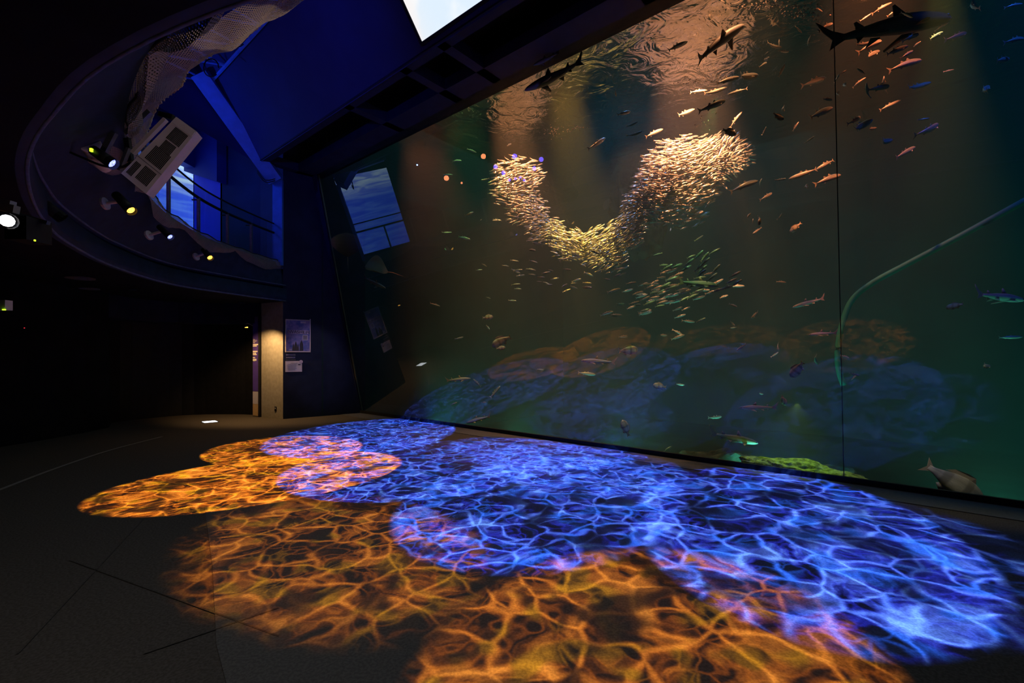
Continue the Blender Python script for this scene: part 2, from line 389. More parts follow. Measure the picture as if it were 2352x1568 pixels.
def resample(pts, n, smooth=4):
    pts = [Vector(p) for p in pts]; q = []
    for i in range(len(pts) - 1):
        p0, p1, p2, p3 = pts[max(i - 1, 0)], pts[i], pts[i + 1], pts[min(i + 2, len(pts) - 1)]
        for k in range(12):
            t = k / 12
            q.append(.5 * ((2 * p1) + (p2 - p0) * t + (2 * p0 - 5 * p1 + 4 * p2 - p3) * t * t + (3 * p1 - p0 - 3 * p2 + p3) * t ** 3))
    q.append(pts[-1]); d = [0]
    for a, b in zip(q, q[1:]): d.append(d[-1] + (b - a).length)
    out = []; j = 0
    for i in range(n):
        s = d[-1] * i / (n - 1)
        while j < len(q) - 2 and d[j + 1] < s: j += 1
        f = (s - d[j]) / max(1e-9, d[j + 1] - d[j]); out.append(q[j].lerp(q[j + 1], min(1, f)))
    return out


# ------------------------------------------------------------------ room shell
fl = MB(); fl.add([(-14, -5, 0), (P(5.6, -6, 0).x, -5, 0), P(5.6, 0, 0), P(5.6, 7.2, 0), P(-11.9, 7.2, 0), (-8, 16, 0), (-14, 16, 0)], [tuple(range(7))]); S(fl, 'floor', M['carpet'])
# lighter carpet field in the foreground (a different carpet colour with its own outline)
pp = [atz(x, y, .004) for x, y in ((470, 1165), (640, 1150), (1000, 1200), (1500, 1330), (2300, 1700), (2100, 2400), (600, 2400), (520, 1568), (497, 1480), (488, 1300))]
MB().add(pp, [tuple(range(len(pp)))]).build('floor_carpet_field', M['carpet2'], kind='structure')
# joints in the carpet and the curved inlay line
arc = resample([atz(x, y, .0) for x, y in ((-260, 1230), (-60, 1147), (0, 1125), (120, 1079), (250, 1035), (372, 1003))], 40)
MB().loft([[p + Vector((-.028, 0, .006)), p + Vector((.028, .01, .006))] for p in arc]).build('trim_1', M['inlay'], kind='structure')
for k, (a, b) in enumerate((((160, 1285), (640, 1460)), ((640, 1395), (330, 1500)), ((330, 1190), (40, 1500)))):
    p, q = atz(*a, .006), atz(*b, .006); d = (q - p).normalized() * .006; nn = Vector((-d.y, d.x, 0))
    MB().quad(p + nn, p - nn, q - nn, q + nn).build('trim_%d' % (k + 2), M['joint'], kind='structure')
WL = -11.63
# side wall with the poster
wpts = [Vector((-5.8, 11.8, 0)), P(WL, 7.3, 0)]
up = Vector((0, 0, 9.2))
wb = MB(); wb.loft([[p, p + up] for p in wpts]); S(wb, 'wall_side', M['navy'])
# grey wall piece beside the sign, then the dark recess under the balcony
c0 = Vector((-5.8, 11.8, 0)); c1 = Vector((-6.58, 12.22, 0))
S(MB().prism([c0, c1, c1 + Vector((.2, .3, 0)), c0 + Vector((.05, .3, 0))], (0, 0, 2.98)), 'wall_pier', M['greywall'])
wl = [Vector((-6.5, 12.5, 0)), Vector((-7.5, 12.75, 0)), Vector((-8.8, 12.6, 0)), Vector((-9.5, 11.6, 0)), Vector((-9.55, 11.1, 0))]
wl = resample(wl, 16)
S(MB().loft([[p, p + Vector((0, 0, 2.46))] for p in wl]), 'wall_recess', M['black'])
hd = resample([Vector((-6.0, 12.15, 0)), Vector((-7.4, 12.35, 0)), Vector((-8.6, 12.1, 0)), Vector((-9.1, 11.2, 0)), Vector((-9.0, 10.4, 0))], 16)
S(MB().loft([[p + Vector((0, 0, 2.46)), p + Vector((0, 0, 3.02))] for p in hd]).loft([[p + Vector((0, 0, 2.46)), q + Vector((0, 0, 2.46))] for p, q in zip(hd, wl)]), 'wall_header', M['navy'])
wl2 = resample([Vector((-9.0, 10.4, 0)), Vector((-8.9, 9.0, 0)), Vector((-9.3, 5, 0)), Vector((-9.8, 1, 0)), Vector((-9.5, -5, 0))], 24)
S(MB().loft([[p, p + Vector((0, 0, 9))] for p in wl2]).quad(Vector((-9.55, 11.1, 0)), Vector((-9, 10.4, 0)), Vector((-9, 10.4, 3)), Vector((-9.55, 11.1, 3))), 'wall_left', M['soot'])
S(MB().quad((-14, -4.9, 0), (12, -4.9, 0), (12, -4.9, 10), (-14, -4.9, 10)), 'wall_back', M['soot'])
S(MB().loft([[P(5.6, n, 0), P(5.6, n, 10)] for n in (-9, 7.1)]), 'wall_right', M['soot'])
S(MB().quad((-14, -5, 9.3), (12, -5, 9.3), (12, 16, 9.3), (-14, 16, 9.3)), 'ceiling', M['soot'])

# soffit above the tank window with its dark openings, sloping panel, upper wall
gn_top = GN - TILT * (6.3 - GZ)
U0, U1 = -12.05, 5.6
so = MB(); zS = 6.3; n0, n1 = 4.66, gn_top
so.ubox(U0, U1, n1 - .42, n1 + .25, zS, zS + .2)          # strip along the window
so.ubox(U0, U1, n0 - .05, n0 + .14, zS, zS + .2)            # strip under the slope
cells = [atz(x, y, zS) for x, y in ((655, 345), (735, 328), (790, 240), (842, 268), (905, 145), (972, 190), (1135, 55), (1165, 82), (1400, -80))]
us = [p.x * UX + p.y * UY for p in cells]
ribs = [-11.9, us[2] - .02, us[4] - .02, us[6] - .9, -2.6, -.6, 1.4, 3.4, 5.5]
for u in ribs: so.ubox(u - .09, u + .09, n0, n1, zS, zS + .2)
S(so, 'ceiling_soffit', M['navy'])
S(MB().ubox(U0, U1, n0, n1 + .2, zS + .75, zS + .8), 'ceiling_recess', M['black'])
SL = .81
def slope(u, z, off=0): 
    nrm = Vector((-NX, -NY, -SL)).normalized(); return P(u, n0 - SL * (z - zS), z) + nrm * off
S(MB().quad(slope(U0, zS), slope(U1, zS), slope(U1, 9.2), slope(U0, 9.2)).quad(slope(-11.9, zS, .02), slope(U1, zS, .02), slope(U1, 7.62, .02), slope(-12.1, 7.62, .02)), 'ceiling_slope', M['slope'])

# illuminated screen on the slope
scr = thing('wall_screen', 'bright white projected screen on the sloping blue panel above the tank window', 'screen', slope(-3.5, 6.6, .1))
ll = atz(1003, 108, 6.42); ul = ll.x * UX + ll.y * UY
t_ = NT(bpy.data.materials.new('screen_picture').node_tree) if False else None
sm = bpy.data.materials.new('screen_picture'); sm.use_nodes = True; t = NT(sm.node_tree); sm.node_tree.nodes.clear()
e = t.n('ShaderNodeEmission'); o_ = t.n('ShaderNodeOutputMaterial'); t.t.links.new(e.outputs[0], o_.inputs[0])
tc = t.n('ShaderNodeTexCoord'); dd = t.v('DOT_PRODUCT', tc.outputs['Object'], (UX, UY, 0))
k1 = t.mapr(dd, -.6, .5, 0, 1)
nzf = t.mapr(t.noise(tc.outputs['Object'], 1.6, 3), .4, .6, 0, 1)
cc = t.mixc(k1, (1, .84, .77), (.93, .97, 1)); cc = t.mixc(t.m('MULTIPLY', nzf, t.m('MULTIPLY', k1, .7)), cc, (.68, .84, 1))
t.set(e.inputs[0], cc); e.inputs[1].default_value = 1.0; M['screen'] = sm
w_ = 5.2; h_ = 2.4
zz = [ll.z, ll.z + h_]
MB().quad(slope(ul, zz[0], .09), slope(ul + w_, zz[0], .09), slope(ul + w_, zz[1], .09), slope(ul, zz[1], .09)).build('screen_face', M['screen'], scr)
scr.location = slope(ul, zz[0], .09)
for o in list(scr.children): o.location = (0, 0, 0)
fr_ = MB()
X = Vector((UX, UY, 0)); Zs = (slope(0, 7) - slope(0, 6)).normalized(); Ys = X.cross(Zs)
fr_.box(slope(ul - .03, (zz[0] + zz[1]) / 2, .05), (.05, .1, h_ * 1.29 + .1), X, Ys, Zs)
fr_.box(slope(ul + w_ / 2, zz[0] - .02, .05), (w_ + .1, .1, .04), X, Ys, Zs)
for o in scr.children: bpy.data.objects.remove(o)
MB().quad(slope(ul, zz[0], .09), slope(ul + w_, zz[0], .09), slope(ul + w_, zz[1], .09), slope(ul, zz[1], .09)).build('screen_face', M['screen'], scr)
fr_.build('frame', M['black'], scr, label='thin dark frame around the bright screen')

# blue beam down the left end of the slope and the post under it
bm_ = thing('steel_beam', 'blue lit sloping beam meeting the upright post beside the balcony', 'beam', (-5.9, 11.75, 3.95))
a = atD(633, 412, 11.7); b = atD(490, 212, 10.3)
d = (b - a).normalized(); side = d.cross(Vector((0, 1, 0))).normalized(); dep = d.cross(side)
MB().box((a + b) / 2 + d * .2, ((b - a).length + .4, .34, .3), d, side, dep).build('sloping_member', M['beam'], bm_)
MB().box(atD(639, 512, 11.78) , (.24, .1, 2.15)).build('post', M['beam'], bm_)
for k in range(2):
    MB().tube(resample([a + Vector((-.3, -.3, .1 - k * .05)), a + Vector((-.1, -.3, -.13 - k * .05)), a + Vector((.14, -.3, -.1 - k * .04))], 8), .012, 5).build('cable', M['black'], bm_)
# upper wall of the gallery
S(MB().quad(P(-12.08, 4.6, 6.3), P(-12.08, 4.6, 9.2), P(-12.08, 1.2, 9.2), P(-12.08, 1.2, 7.3)), 'wall_gallery', M['slope'])
gal = [(-5.85, 12.3), (-6.75, 12.5), (-7.75, 12.45), (-8.6, 12.62)]
S(MB().loft([[Vector((x, y, 3.9)), Vector((x, y, 9))] for x, y in gal[:3]]), 'wall_upper', mat('gallery_wall', (.02, .04, .12), .7, noise_amt=.2, nscale=2))
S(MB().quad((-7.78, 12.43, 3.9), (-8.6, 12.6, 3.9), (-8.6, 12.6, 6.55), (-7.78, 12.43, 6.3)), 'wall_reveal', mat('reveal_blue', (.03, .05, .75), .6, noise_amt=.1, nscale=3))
S(MB().prism([Vector((-8.6, 12.6, 6.5)), Vector((-7.6, 12.4, 6.15)), Vector((-7.6, 12.4, 9)), Vector((-8.6, 12.6, 9))], (-.1, -.25, 0)).prism([Vector((-8.6, 12.35, 6.55)), Vector((-9.9, 8.2, 7.1)), Vector((-9.9, 8.2, 9)), Vector((-8.6, 12.35, 9))], (.25, 0, 0)), 'wall_lintel', mat('lintel_blue', (.03, .05, .3), .6, noise_amt=.1, nscale=3))

# gallery picture wall: rippled sea picture
gs = thing('gallery_screen', 'large glowing blue picture wall of rippling water on the upper gallery', 'screen', (-9.2, 10.5, 3.95))
sm = bpy.data.materials.new('sea_picture'); sm.use_nodes = True; t = NT(sm.node_tree); sm.node_tree.nodes.clear()
e = t.n('ShaderNodeEmission'); o_ = t.n('ShaderNodeOutputMaterial'); t.t.links.new(e.outputs[0], o_.inputs[0])
tc = t.n('ShaderNodeTexCoord'); mp = t.n('ShaderNodeMapping'); t.set(mp.inputs[0], tc.outputs['Object']); mp.inputs['Scale'].default_value = (1, .5, 4.5)
nn_ = t.mapr(t.noise(mp.outputs[0], 1.3, 5, dist=1.0), .35, .7, 0, 1)
sx = t.n('ShaderNodeSeparateXYZ'); t.set(sx.inputs[0], tc.outputs['Object'])
g1 = t.mapr(sx.outputs[2], 1.75, 2.5, 0, 1)
cc = t.mixc(t.m('MULTIPLY', nn_, .5), (.035, .10, .86), (.12, .30, 1)); cc = t.mixc(t.m('MULTIPLY', g1, t.m('ADD', t.m('MULTIPLY', nn_, .75), .2)), cc, (.55, .80, 1))
t.set(e.inputs[0], cc); e.inputs[1].default_value = 1.15; M['sea'] = sm
s0 = [Vector((-8.62, 12.6, 0)), Vector((-9.15, 11.3, 0)), Vector((-9.5, 10.0, 0)), Vector((-9.8, 8.4, 0))]
s0 = resample(s0, 14)
MB().loft([[p + Vector((0, 0, 3.95)), p + Vector((0, 0, 6.62))] for p in s0]).build('picture_face', M['sea'], gs)
MB().loft([[p + Vector((.06, -.02, 3.95)), p + Vector((.06, -.02, 4.02))] for p in s0]).build('lower_edge', M['black'], gs)
# far end of the balcony gallery
S(MB().loft([[Vector((x, y, 3.02)), Vector((x, y, 9))] for x, y in ((-9.8, 8.4), (-9.2, 8.2), (-8.9, 6), (-8.9, 1))]), 'wall_gallery_left', M['soot'])

# ------------------------------------------------------------------ balcony
RING = [(-5.75, 11.85), (-6.25, 10.6), (-6.62, 9.08), (-6.2, 7.24), (-5.45, 5.7), (-4.86, 4.85), (-4.32, 4.2), (-3.7, 3.55), (-3.2, 3.1), (-2.7, 2.72), (-1.94, 2.22), (-.98, 1.80), (.3, 1.45), (2.2, 1.2), (5, .8)]
RAIL = [(-5.92, 11.88), (-6.06, 10.9), (-6.14, 10.0), (-6.08, 9.08), (-5.78, 7.86), (-5.4, 6.95), (-4.85, 5.95), (-4.2, 5.05), (-3.5, 4.25), (-2.8, 3.58), (-2.1, 3.05), (-1.4, 2.62), (-.4, 2.3), (2, 2.0), (5, 1.7)]
NR = 90
ring = resample([Vector((*p, 0)) for p in RING], NR); rail = resample([Vector((*p, 0)) for p in RAIL], NR)
def zz_(L_, z): return [p + Vector((0, 0, z)) for p in L_]
def lerpL(A, B, f): return [a.lerp(b, f) for a, b in zip(A, B)]
outw = []
for i in range(NR):
    d = ring[min(i + 1, NR - 1)] - ring[max(i - 1, 0)]; n = Vector((d.y, -d.x, 0)).normalized()
    if (ring[i] - Vector((0, 8.5, 0))).dot(n) < 0: n = -n
    outw.append(n)
def off(L_, k): return [p + n * k for p, n in zip(L_, outw)]
bal = thing('balcony', 'curved dark blue balcony sweeping overhead around the hall', 'balcony', (-7, 8, 2.98))
MB().loft([zz_(off(ring, -.03), 3.06), zz_(off(ring, 0), 2.985), zz_(off(ring, .06), 2.98)]).loft([zz_(off(ring, -.03), 3.06), zz_(off(ring, -.02), 3.3), zz_(off(ring, .12), 3.34)]).build('lower_fascia', M['rim'], bal, True)
M['edge'] = mat('edge_highlight', (.10, .14, .26), .7, noise_amt=.3, nscale=12)  # highlight along the balcony rim, put into a paler colour
MB().tube(zz_(ring, 2.995), .016, 6).build('lower_edge', M['edge'], bal, True, label='painted highlight along the lower edge')
MB().tube(zz_(off(ring, .0), 3.39), .014, 6).build('ledge_highlight', M['edge'], bal, True, label='painted highlight along the ledge')
far = [p + n * 1.2 for p, n in zip(ring, outw)]
far2 = [p + n * 6.5 for p, n in zip(ring, outw)]
MB().loft([zz_(off(ring, .06), 2.98), zz_(far, 2.985)]).build('soffit', M['soot'], bal)
S(MB().loft([zz_(far, 2.99), zz_(far2, 2.995)]), 'ceiling_lobby', M['soot'])
A_ = off(ring, .02); MB().loft([zz_(off(ring, .12), 3.34), zz_(A_, 3.37), zz_(lerpL(A_, rail, .06), 3.42), zz_(lerpL(A_, rail, .5), 3.68), zz_(rail, 3.93), zz_(rail, 3.97)]).build('upper_fascia', M['rim'], bal, True)
inner = [r_ + n * 3.4 for r_, n in zip(rail, outw)]
MB().loft([zz_(rail, 3.97), zz_(lerpL(rail, inner, .5), 3.96), zz_(inner, 3.95)]).build('deck', M['soot'], bal)

rl = thing('balcony_railing', 'dark handrail with clear glass panels along the balcony edge', 'railing', (-6.0, 9.5, 3.97))
railin = [p + n * .06 for p, n in zip(rail, outw)]
h1 = zz_(railin, 4.70); h2 = zz_(railin, 4.93)
MB().tube(h1[:66], .028, 6).build('handrail', M['black'], rl)
MB().tube(h2[:66], .018, 6).build('top_cap', M['black'], rl)
pg_ = mat('clear', (.5, .6, .7), .1)
for (x, y, D) in ((650, 606, 11.95), (583, 586, 10.95), (521, 568, 10.05), (457, 540, 9.1), (392, 497, 7.9), (330, 440, 6.9), (262, 372, 5.9), (205, 290, 5.0), (175, 200, 4.2)):
    b = atD(x, y, D); b.z = 3.97
    # snap onto the rail curve
    q = min(railin, key=lambda p: (p - Vector((b.x, b.y, 0))).length)
    MB().box(q + Vector((0, 0, 4.34)), (.045, .045, .76)).build('post', M['grey'], rl)
    MB().box(q + Vector((-.06, 0, 4.66)), (.14, .02, .02)).build('bracket', M['black'], rl)
for k in range(0, 64, 8):
    MB().loft([[p + Vector((0, 0, 4.0)), p + Vector((0, 0, 4.92))] for p in railin[k:k + 9]]).build('glass_panel', M['pane'], rl)

# nets
nm = bpy.data.materials.new('safety_net'); nm.use_nodes = True; t = NT(nm.node_tree); b = nm.node_tree.nodes['Principled BSDF']
uvn = t.n('ShaderNodeUVMap'); sx = t.n('ShaderNodeSeparateXYZ'); t.set(sx.inputs[0], uvn.outputs[0])
p1 = t.m('ADD', sx.outputs[0], sx.outputs[1]); p2 = t.m('SUBTRACT', sx.outputs[0], sx.outputs[1])
def cord(v): return t.m('LESS_THAN', t.m('ABSOLUTE', t.m('SUBTRACT', t.m('FRACT', t.m('MULTIPLY', v, 26)), .5)), .24)
al = t.m('MAXIMUM', cord(p1), cord(p2))
t.set(b.inputs['Alpha'], al); t.set(b.inputs['Base Color'], t.mixc(t.noise(uvn.outputs[0], 9, 2), (.30, .26, .22), (.17, .145, .12))); b.inputs['Roughness'].default_value = .9
M['net'] = nm
def net(rows, name, label, parent=None, **kw):
    mb = MB(); mb.loft(rows); o = mb.build(name, M['net'], parent, True, **kw); me = o.data
    uv = me.uv_layers.new(name='uv'); nr, nc = len(rows), len(rows[0])
    ln = [0]
    for i in range(1, nc): ln.append(ln[-1] + (rows[0][i] - rows[0][i - 1]).length)
    wd = [0]
    for j in range(1, nr): wd.append(wd[-1] + (rows[j][nc // 2] - rows[j - 1][nc // 2]).length)
    for pl in me.polygons:
        for li, vi in zip(pl.loop_indices, pl.vertices): uv.data[li].uv = (ln[vi % nc], wd[vi // nc])
    return o


rnd = random.Random(4)
n1r = []
cnt = 60
base = resample([q for q in rail[0:62]], cnt)
onrm = resample([n for n in outw[0:62]], cnt)
for j in range(5):
    row = []
    for i in range(cnt):
        f = j / 4; s = abs(math.sin(i * .33 + .5)); sag = (.10 + .20 * s)
        row.append(base[i] - onrm[i] * (.03 + .07 * math.sin(math.pi * f) + .03 * math.sin(i * 1.1 + j)) + Vector((0, 0, 4.0 - sag * f + .012 * math.sin(i * 2.1 + j))))
    n1r.append(row)
net1 = thing('safety_net', 'slack brown netting tied below the balcony railing in scallops', 'net', (-6.0, 9.5, 3.75), 'safety nets on the balcony')
net(n1r, 'netting', None, net1)
MB().tube([p + Vector((0, 0, .0)) for p in n1r[0]], .012, 5).build('rope', M['black'], net1)
eo = [(150, 330, 3.75), (190, 270, 3.8), (235, 200, 3.85), (285, 155, 3.95), (345, 115, 4.05), (450, 62, 4.1), (560, 15, 4.1), (660, -35, 4.1), (760, -80, 4.1)]
ei = [(285, 395, 3.85), (318, 330, 4.1), (345, 285, 4.4), (366, 248, 4.6), (398, 208, 4.7), (452, 148, 4.7), (560, 82, 4.7), (648, 8, 4.7), (745, -60, 4.7)]
A = resample([atz(*p) for p in eo], 70); B = resample([atz(*p) for p in ei], 70)
rows = []
for j in range(9):
    f = j / 8
    rows.append([a.lerp(b, f) + Vector((.02 * math.sin(i * .45 + 3 * f), .02 * math.sin(i * .3), -.14 * math.sin(math.pi * f) + .035 * math.sin(i * .55 + f * 5) * math.sin(math.pi * f))) for i, (a, b) in enumerate(zip(A, B))])
net2 = thing('safety_net', 'wide brown net slung along the upper balcony edge above the white projector', 'net', A[30], 'safety nets on the balcony')
net(rows, 'netting', None, net2)
rp = [p + Vector((.012 * math.sin(i * 2.7), 0, .014 * math.sin(i * 3.9))) for i, p in enumerate(resample(rows[-1], 150))]
MB().tube(rp, .011, 5).build('rope', mat('net_rope', (.45, .38, .32), .9, noise_amt=.4, nscale=60), net2)
# roof truss next to the slope
tr_ = thing('roof_truss', 'blue-tinged steel lattice truss beside the top of the sloping panel', 'truss', slope(-8, 7.7, .4))
A = [slope(u, 7.66, .05) for u in np.arange(-12.6, -5.4, .9)]
B = [p - Vector((NX, NY, 0)) * 1.15 + Vector((0, 0, .1)) for p in A]
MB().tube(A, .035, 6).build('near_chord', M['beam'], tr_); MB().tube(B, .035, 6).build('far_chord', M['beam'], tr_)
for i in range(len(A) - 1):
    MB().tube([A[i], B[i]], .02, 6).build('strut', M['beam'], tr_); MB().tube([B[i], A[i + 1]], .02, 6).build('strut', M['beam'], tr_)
roofb = MB()
for k in range(26): roofb.box(P(-10.0, 3.6 - k * .25, 8.6), (6, .05, .1), (UX, UY, 0), (NX, NY, 0))
roofb.build('ceiling_battens', M['navy'], None, kind='structure')
for k, uu in enumerate((-10.6, -9.2)):
    MB().tube(resample([slope(uu, 7.7, .5) + Vector((.15 * math.cos(a_), .1, .18 * math.sin(a_))) for a_ in np.arange(0, 6, .5)], 24), .012, 5).build('hanging_cable', M['black'], None, label=('thin coiled black cable on the truss beside the net', 'thin coiled black cable further along the truss')[k], category='cable')

# projector housing: its side face looks at the hall, the box is pitched steeply down
NPJ = Vector((.30, -.95, -.05)).normalized(); cpj = atD(365, 355, 4.6)
def onface(x, y, back=0):
    r_ = ray(x, y); o0 = Vector((0, 0, CZ)); D = (cpj - o0).dot(NPJ) / r_.dot(NPJ); return o0 + r_ * D - NPJ * back
qa, qb, qc, qd_ = onface(405, 268), onface(452, 302), onface(335, 445), onface(278, 398)     # top, right, bottom, left
def fp(s_, t_, o_=0): return qa.lerp(qd_, s_).lerp(qb.lerp(qc, s_), t_) + NPJ * o_
pj = thing('projector', 'large white vented projector housing pitched steeply down below the balcony net', 'projector', cpj)
hs_ = MB().prism([fp(0, 0), fp(0, 1), fp(1, 1), fp(1, 0)], -NPJ * .17).build('housing', M['white'], pj)
MB().prism([fp(.02, .02), fp(.02, .98), fp(.09, .98), fp(.09, .02)], NPJ * .012).build('end_cap', M['white'], pj)
MB().prism([fp(.695, 0), fp(.695, 1), fp(.702, 1), fp(.702, 0)], NPJ * .004).build('seam', M['grey'], pj)
for (s0_, s1_, t0_, t1_, nb) in ((.11, .30, .26, .86, 12), (.315, .455, .32, .80, 10), (.45, .665, .20, .88, 13), (.73, .93, .40, .88, 10), (.76, .95, .08, .30, 5)):
    g = MB()
    for i in range(nb):
        ta = t0_ + (t1_ - t0_) * (i + .15) / nb; tb = t0_ + (t1_ - t0_) * (i + .72) / nb
        g.prism([fp(s0_, ta), fp(s0_, tb), fp(s1_, tb), fp(s1_, ta)], NPJ * .004)
    g.build('vent', M['black'], hs_)
def bar_(x0, y0, x1, y1, D, w_, name, m):
    a = atD(x0, y0, D); b = atD(x1, y1, D); d = (b - a).normalized(); sd = d.cross(Vector((0, 1, 0))).normalized()
    return MB().box((a + b) / 2, ((b - a).length, w_, .04), d, sd, d.cross(sd)).build(name, m, pj)
bar_(381, 274, 305, 352, 4.55, .035, 'mounting_rail', M['white'])
bar_(345, 256, 290, 308, 4.75, .05, 'mounting_rail', M['grey'])
bar_(262, 304, 238, 350, 4.7, .06, 'mounting_plate', M['grey'])
bar_(366, 262, 398, 270, 4.7, .05, 'clamp', M['black']); bar_(292, 318, 300, 372, 4.7, .05, 'clamp', M['black'])
bar_(296, 340, 275, 392, 4.65, .03, 'hanger', M['grey'])
MB().tube(resample([atD(*q) for q in ((150, 345, 4.6), (190, 362, 4.6), (235, 380, 4.6), (278, 384, 4.6), (300, 372, 4.65))], 24), .012, 6).build('cable', M['black'], pj)
cam2 = thing('pipe_elbow', 'pale metal duct elbow beside the left end of the white projector', 'duct', atz(232, 375, 3.6))
MB().tube(resample([atz(208, 330, 3.75), atz(215, 350, 3.7), atz(232, 372, 3.62), atz(246, 382, 3.6)], 10), .075, 12).build('duct', M['white'], cam2, True)
MB().tube([atz(203, 325, 3.76), atz(207, 333, 3.75)], .1, 12).build('flange', M['white'], cam2, True)


# ------------------------------------------------------------------ lamps on the hall side
def lamp_fix(name, label, p, target, lens, r=.07, L_=.26, arm=None, led=False, group=None, armoff=None):
    p = Vector(p); d = (Vector(target) - p).normalized(); q = d.orthogonal().normalized(); q2 = d.cross(q)
    th = thing(name, label, 'spotlight', p + Vector((0, 0, 0)), group)
    bd_ = MB().tube([p - d * L_, p - d * L_ * .5, p - d * .02], r * .85, 12, True, r).build('body', M['black'], th, True)
    seg = 12; c = [p - d * .012 + (q * math.cos(2 * math.pi * k / seg) + q2 * math.sin(2 * math.pi * k / seg)) * r * .78 for k in range(seg)]
    MB().prism(c, d * .012).build('lens', lens, bd_, label='glowing lens' if lens is not M['grey'] else 'unlit lens')
    MB().tube([p - d * .03, p + d * .03], r, 12, False).build('hood', M['black'], bd_)
    if arm is not None:
        arm = Vector(arm)
        MB().tube([arm, p - d * L_ * .6], .022, 8).build('arm', M['white'], th, label='pale steel arm')
        ad = (p - d * L_ * .6 - arm).normalized(); MB().tube([arm, arm + ad * .03], .075, 12).build('wall_plate', M['white'], th)
    if led:
        MB().box(p - d * L_ * .8 - Vector((0, r, 0)), (.02, .02, .03)).build('status_light', M['led_green'], bd_)
    return th


def onring(x, y, z): 
    p = atz(x, y, z); return p
lamp_fix('spotlight', 'black spotlight with blue-white lens beside the left end of the white projector', atz(256, 374, 3.45), (1, 5, 0), M['lens_blue'], .055, .2, led=True)
lamp_fix('spotlight', 'black spotlight glowing amber on a pale arm below the projector', atD(300, 482, 5.75), (-1, 5, 0), M['lens_amber'], .06, .3, arm=atD(238, 468, 5.75))
lamp_fix('spotlight', 'black spotlight with small blue lens, middle of the three on balcony arms', atD(390, 543, 7.3), (-1, 6, 0), M['lens_blue'], .05, .28, arm=atD(340, 541, 7.35))
lamp_fix('spotlight', 'black spotlight glowing yellow on a short arm nearest the poster wall', atD(482, 591, 9.2), (-2, 7, 0), M['lens_amber'], .06, .28, arm=atD(449, 590, 9.3))
lamp_fix('spotlight', 'dark unlit spotlight under the balcony near the pier', atD(494, 656, 10.2), (-3, 8, 0), M['grey'], .06, .22)
lamp_fix('spotlight', 'dark unlit twin-armed spotlight on the lower balcony rim at far left', atD(138, 497, 4.9), (-2, 7, 0), M['grey'], .06, .25)
lamp_fix('spotlight', 'black stage lamp with a dazzling white oval lens at the left edge of view', atD(17, 507, 3.4), (.3, 1.6, 1.5), M['lens_white'], .055, .25)
tk = thing('lighting_track', 'pale grey track and driver boxes above the white stage lamp', 'track', atD(10, 460, 3.6))
MB().box(atD(-5, 462, 3.6), (.22, .05, .045), (.97, .1, -.18), (0, 1, 0), (.18, 0, .97)).build('driver_box', M['white'], tk)
MB().box(atD(0, 474, 3.6), (.24, .05, .06), (.97, .1, -.18), (0, 1, 0), (.18, 0, .97)).build('driver_box', M['white'], tk)
MB().box(atD(60, 497, 3.7), (.34, .03, .03), (.95, .1, -.28), (0, 1, 0), (.28, 0, .95)).build('rail', M['grey'], tk)
bx = thing('speaker_box', 'black box with a tiny green light below the stage lamp at far left', 'speaker', atD(62, 545, 3.7))
MB().box(atD(66, 530, 3.7), (.17, .2, .18)).build('cabinet', M['black'], bx)
MB().box(atD(80, 552, 3.58), (.007, .01, .012)).build('status_light', M['led_green'], bx)
ex = thing('wall_unit', 'small grey wall unit with two green lights at the left edge', 'control box', atD(5, 700, 5.2))
MB().box(atD(3, 701, 5.2), (.17, .08, .11)).build('case', M['white'], ex)
for x_ in (7, 11.5): MB().box(atD(x_, 711, 5.15), (.012, .01, .012)).build('status_light', M['led_green'], ex)
MB().box(atD(56, 753, 8.45), (.012, .01, .012)).build('standby_light', M['led_red'], None, label='tiny red standby light on the dark left wall', category='indicator light')
# ceiling fittings under the balcony
for x, y, w2, lab in ((184, 640, .42, 'pale ceiling vent plate under the balcony, the larger and nearer one'), (205, 664, .34, 'pale slim ceiling fitting with a stub under the balcony, behind the larger plate'), (304, 666, .14, 'tiny pale ceiling fitting under the middle of the balcony'), (554, 696, .16, 'small pale ceiling fitting under the balcony near the lit pier')):
    p = atz(x, y, 2.965); o = MB().tube([p, p + Vector((0, 0, .02))], w2 / 2, 20).build('ceiling_fitting', M['rim'] if w2 < .3 else M['kerb'], None, label=lab, category='ceiling fitting')
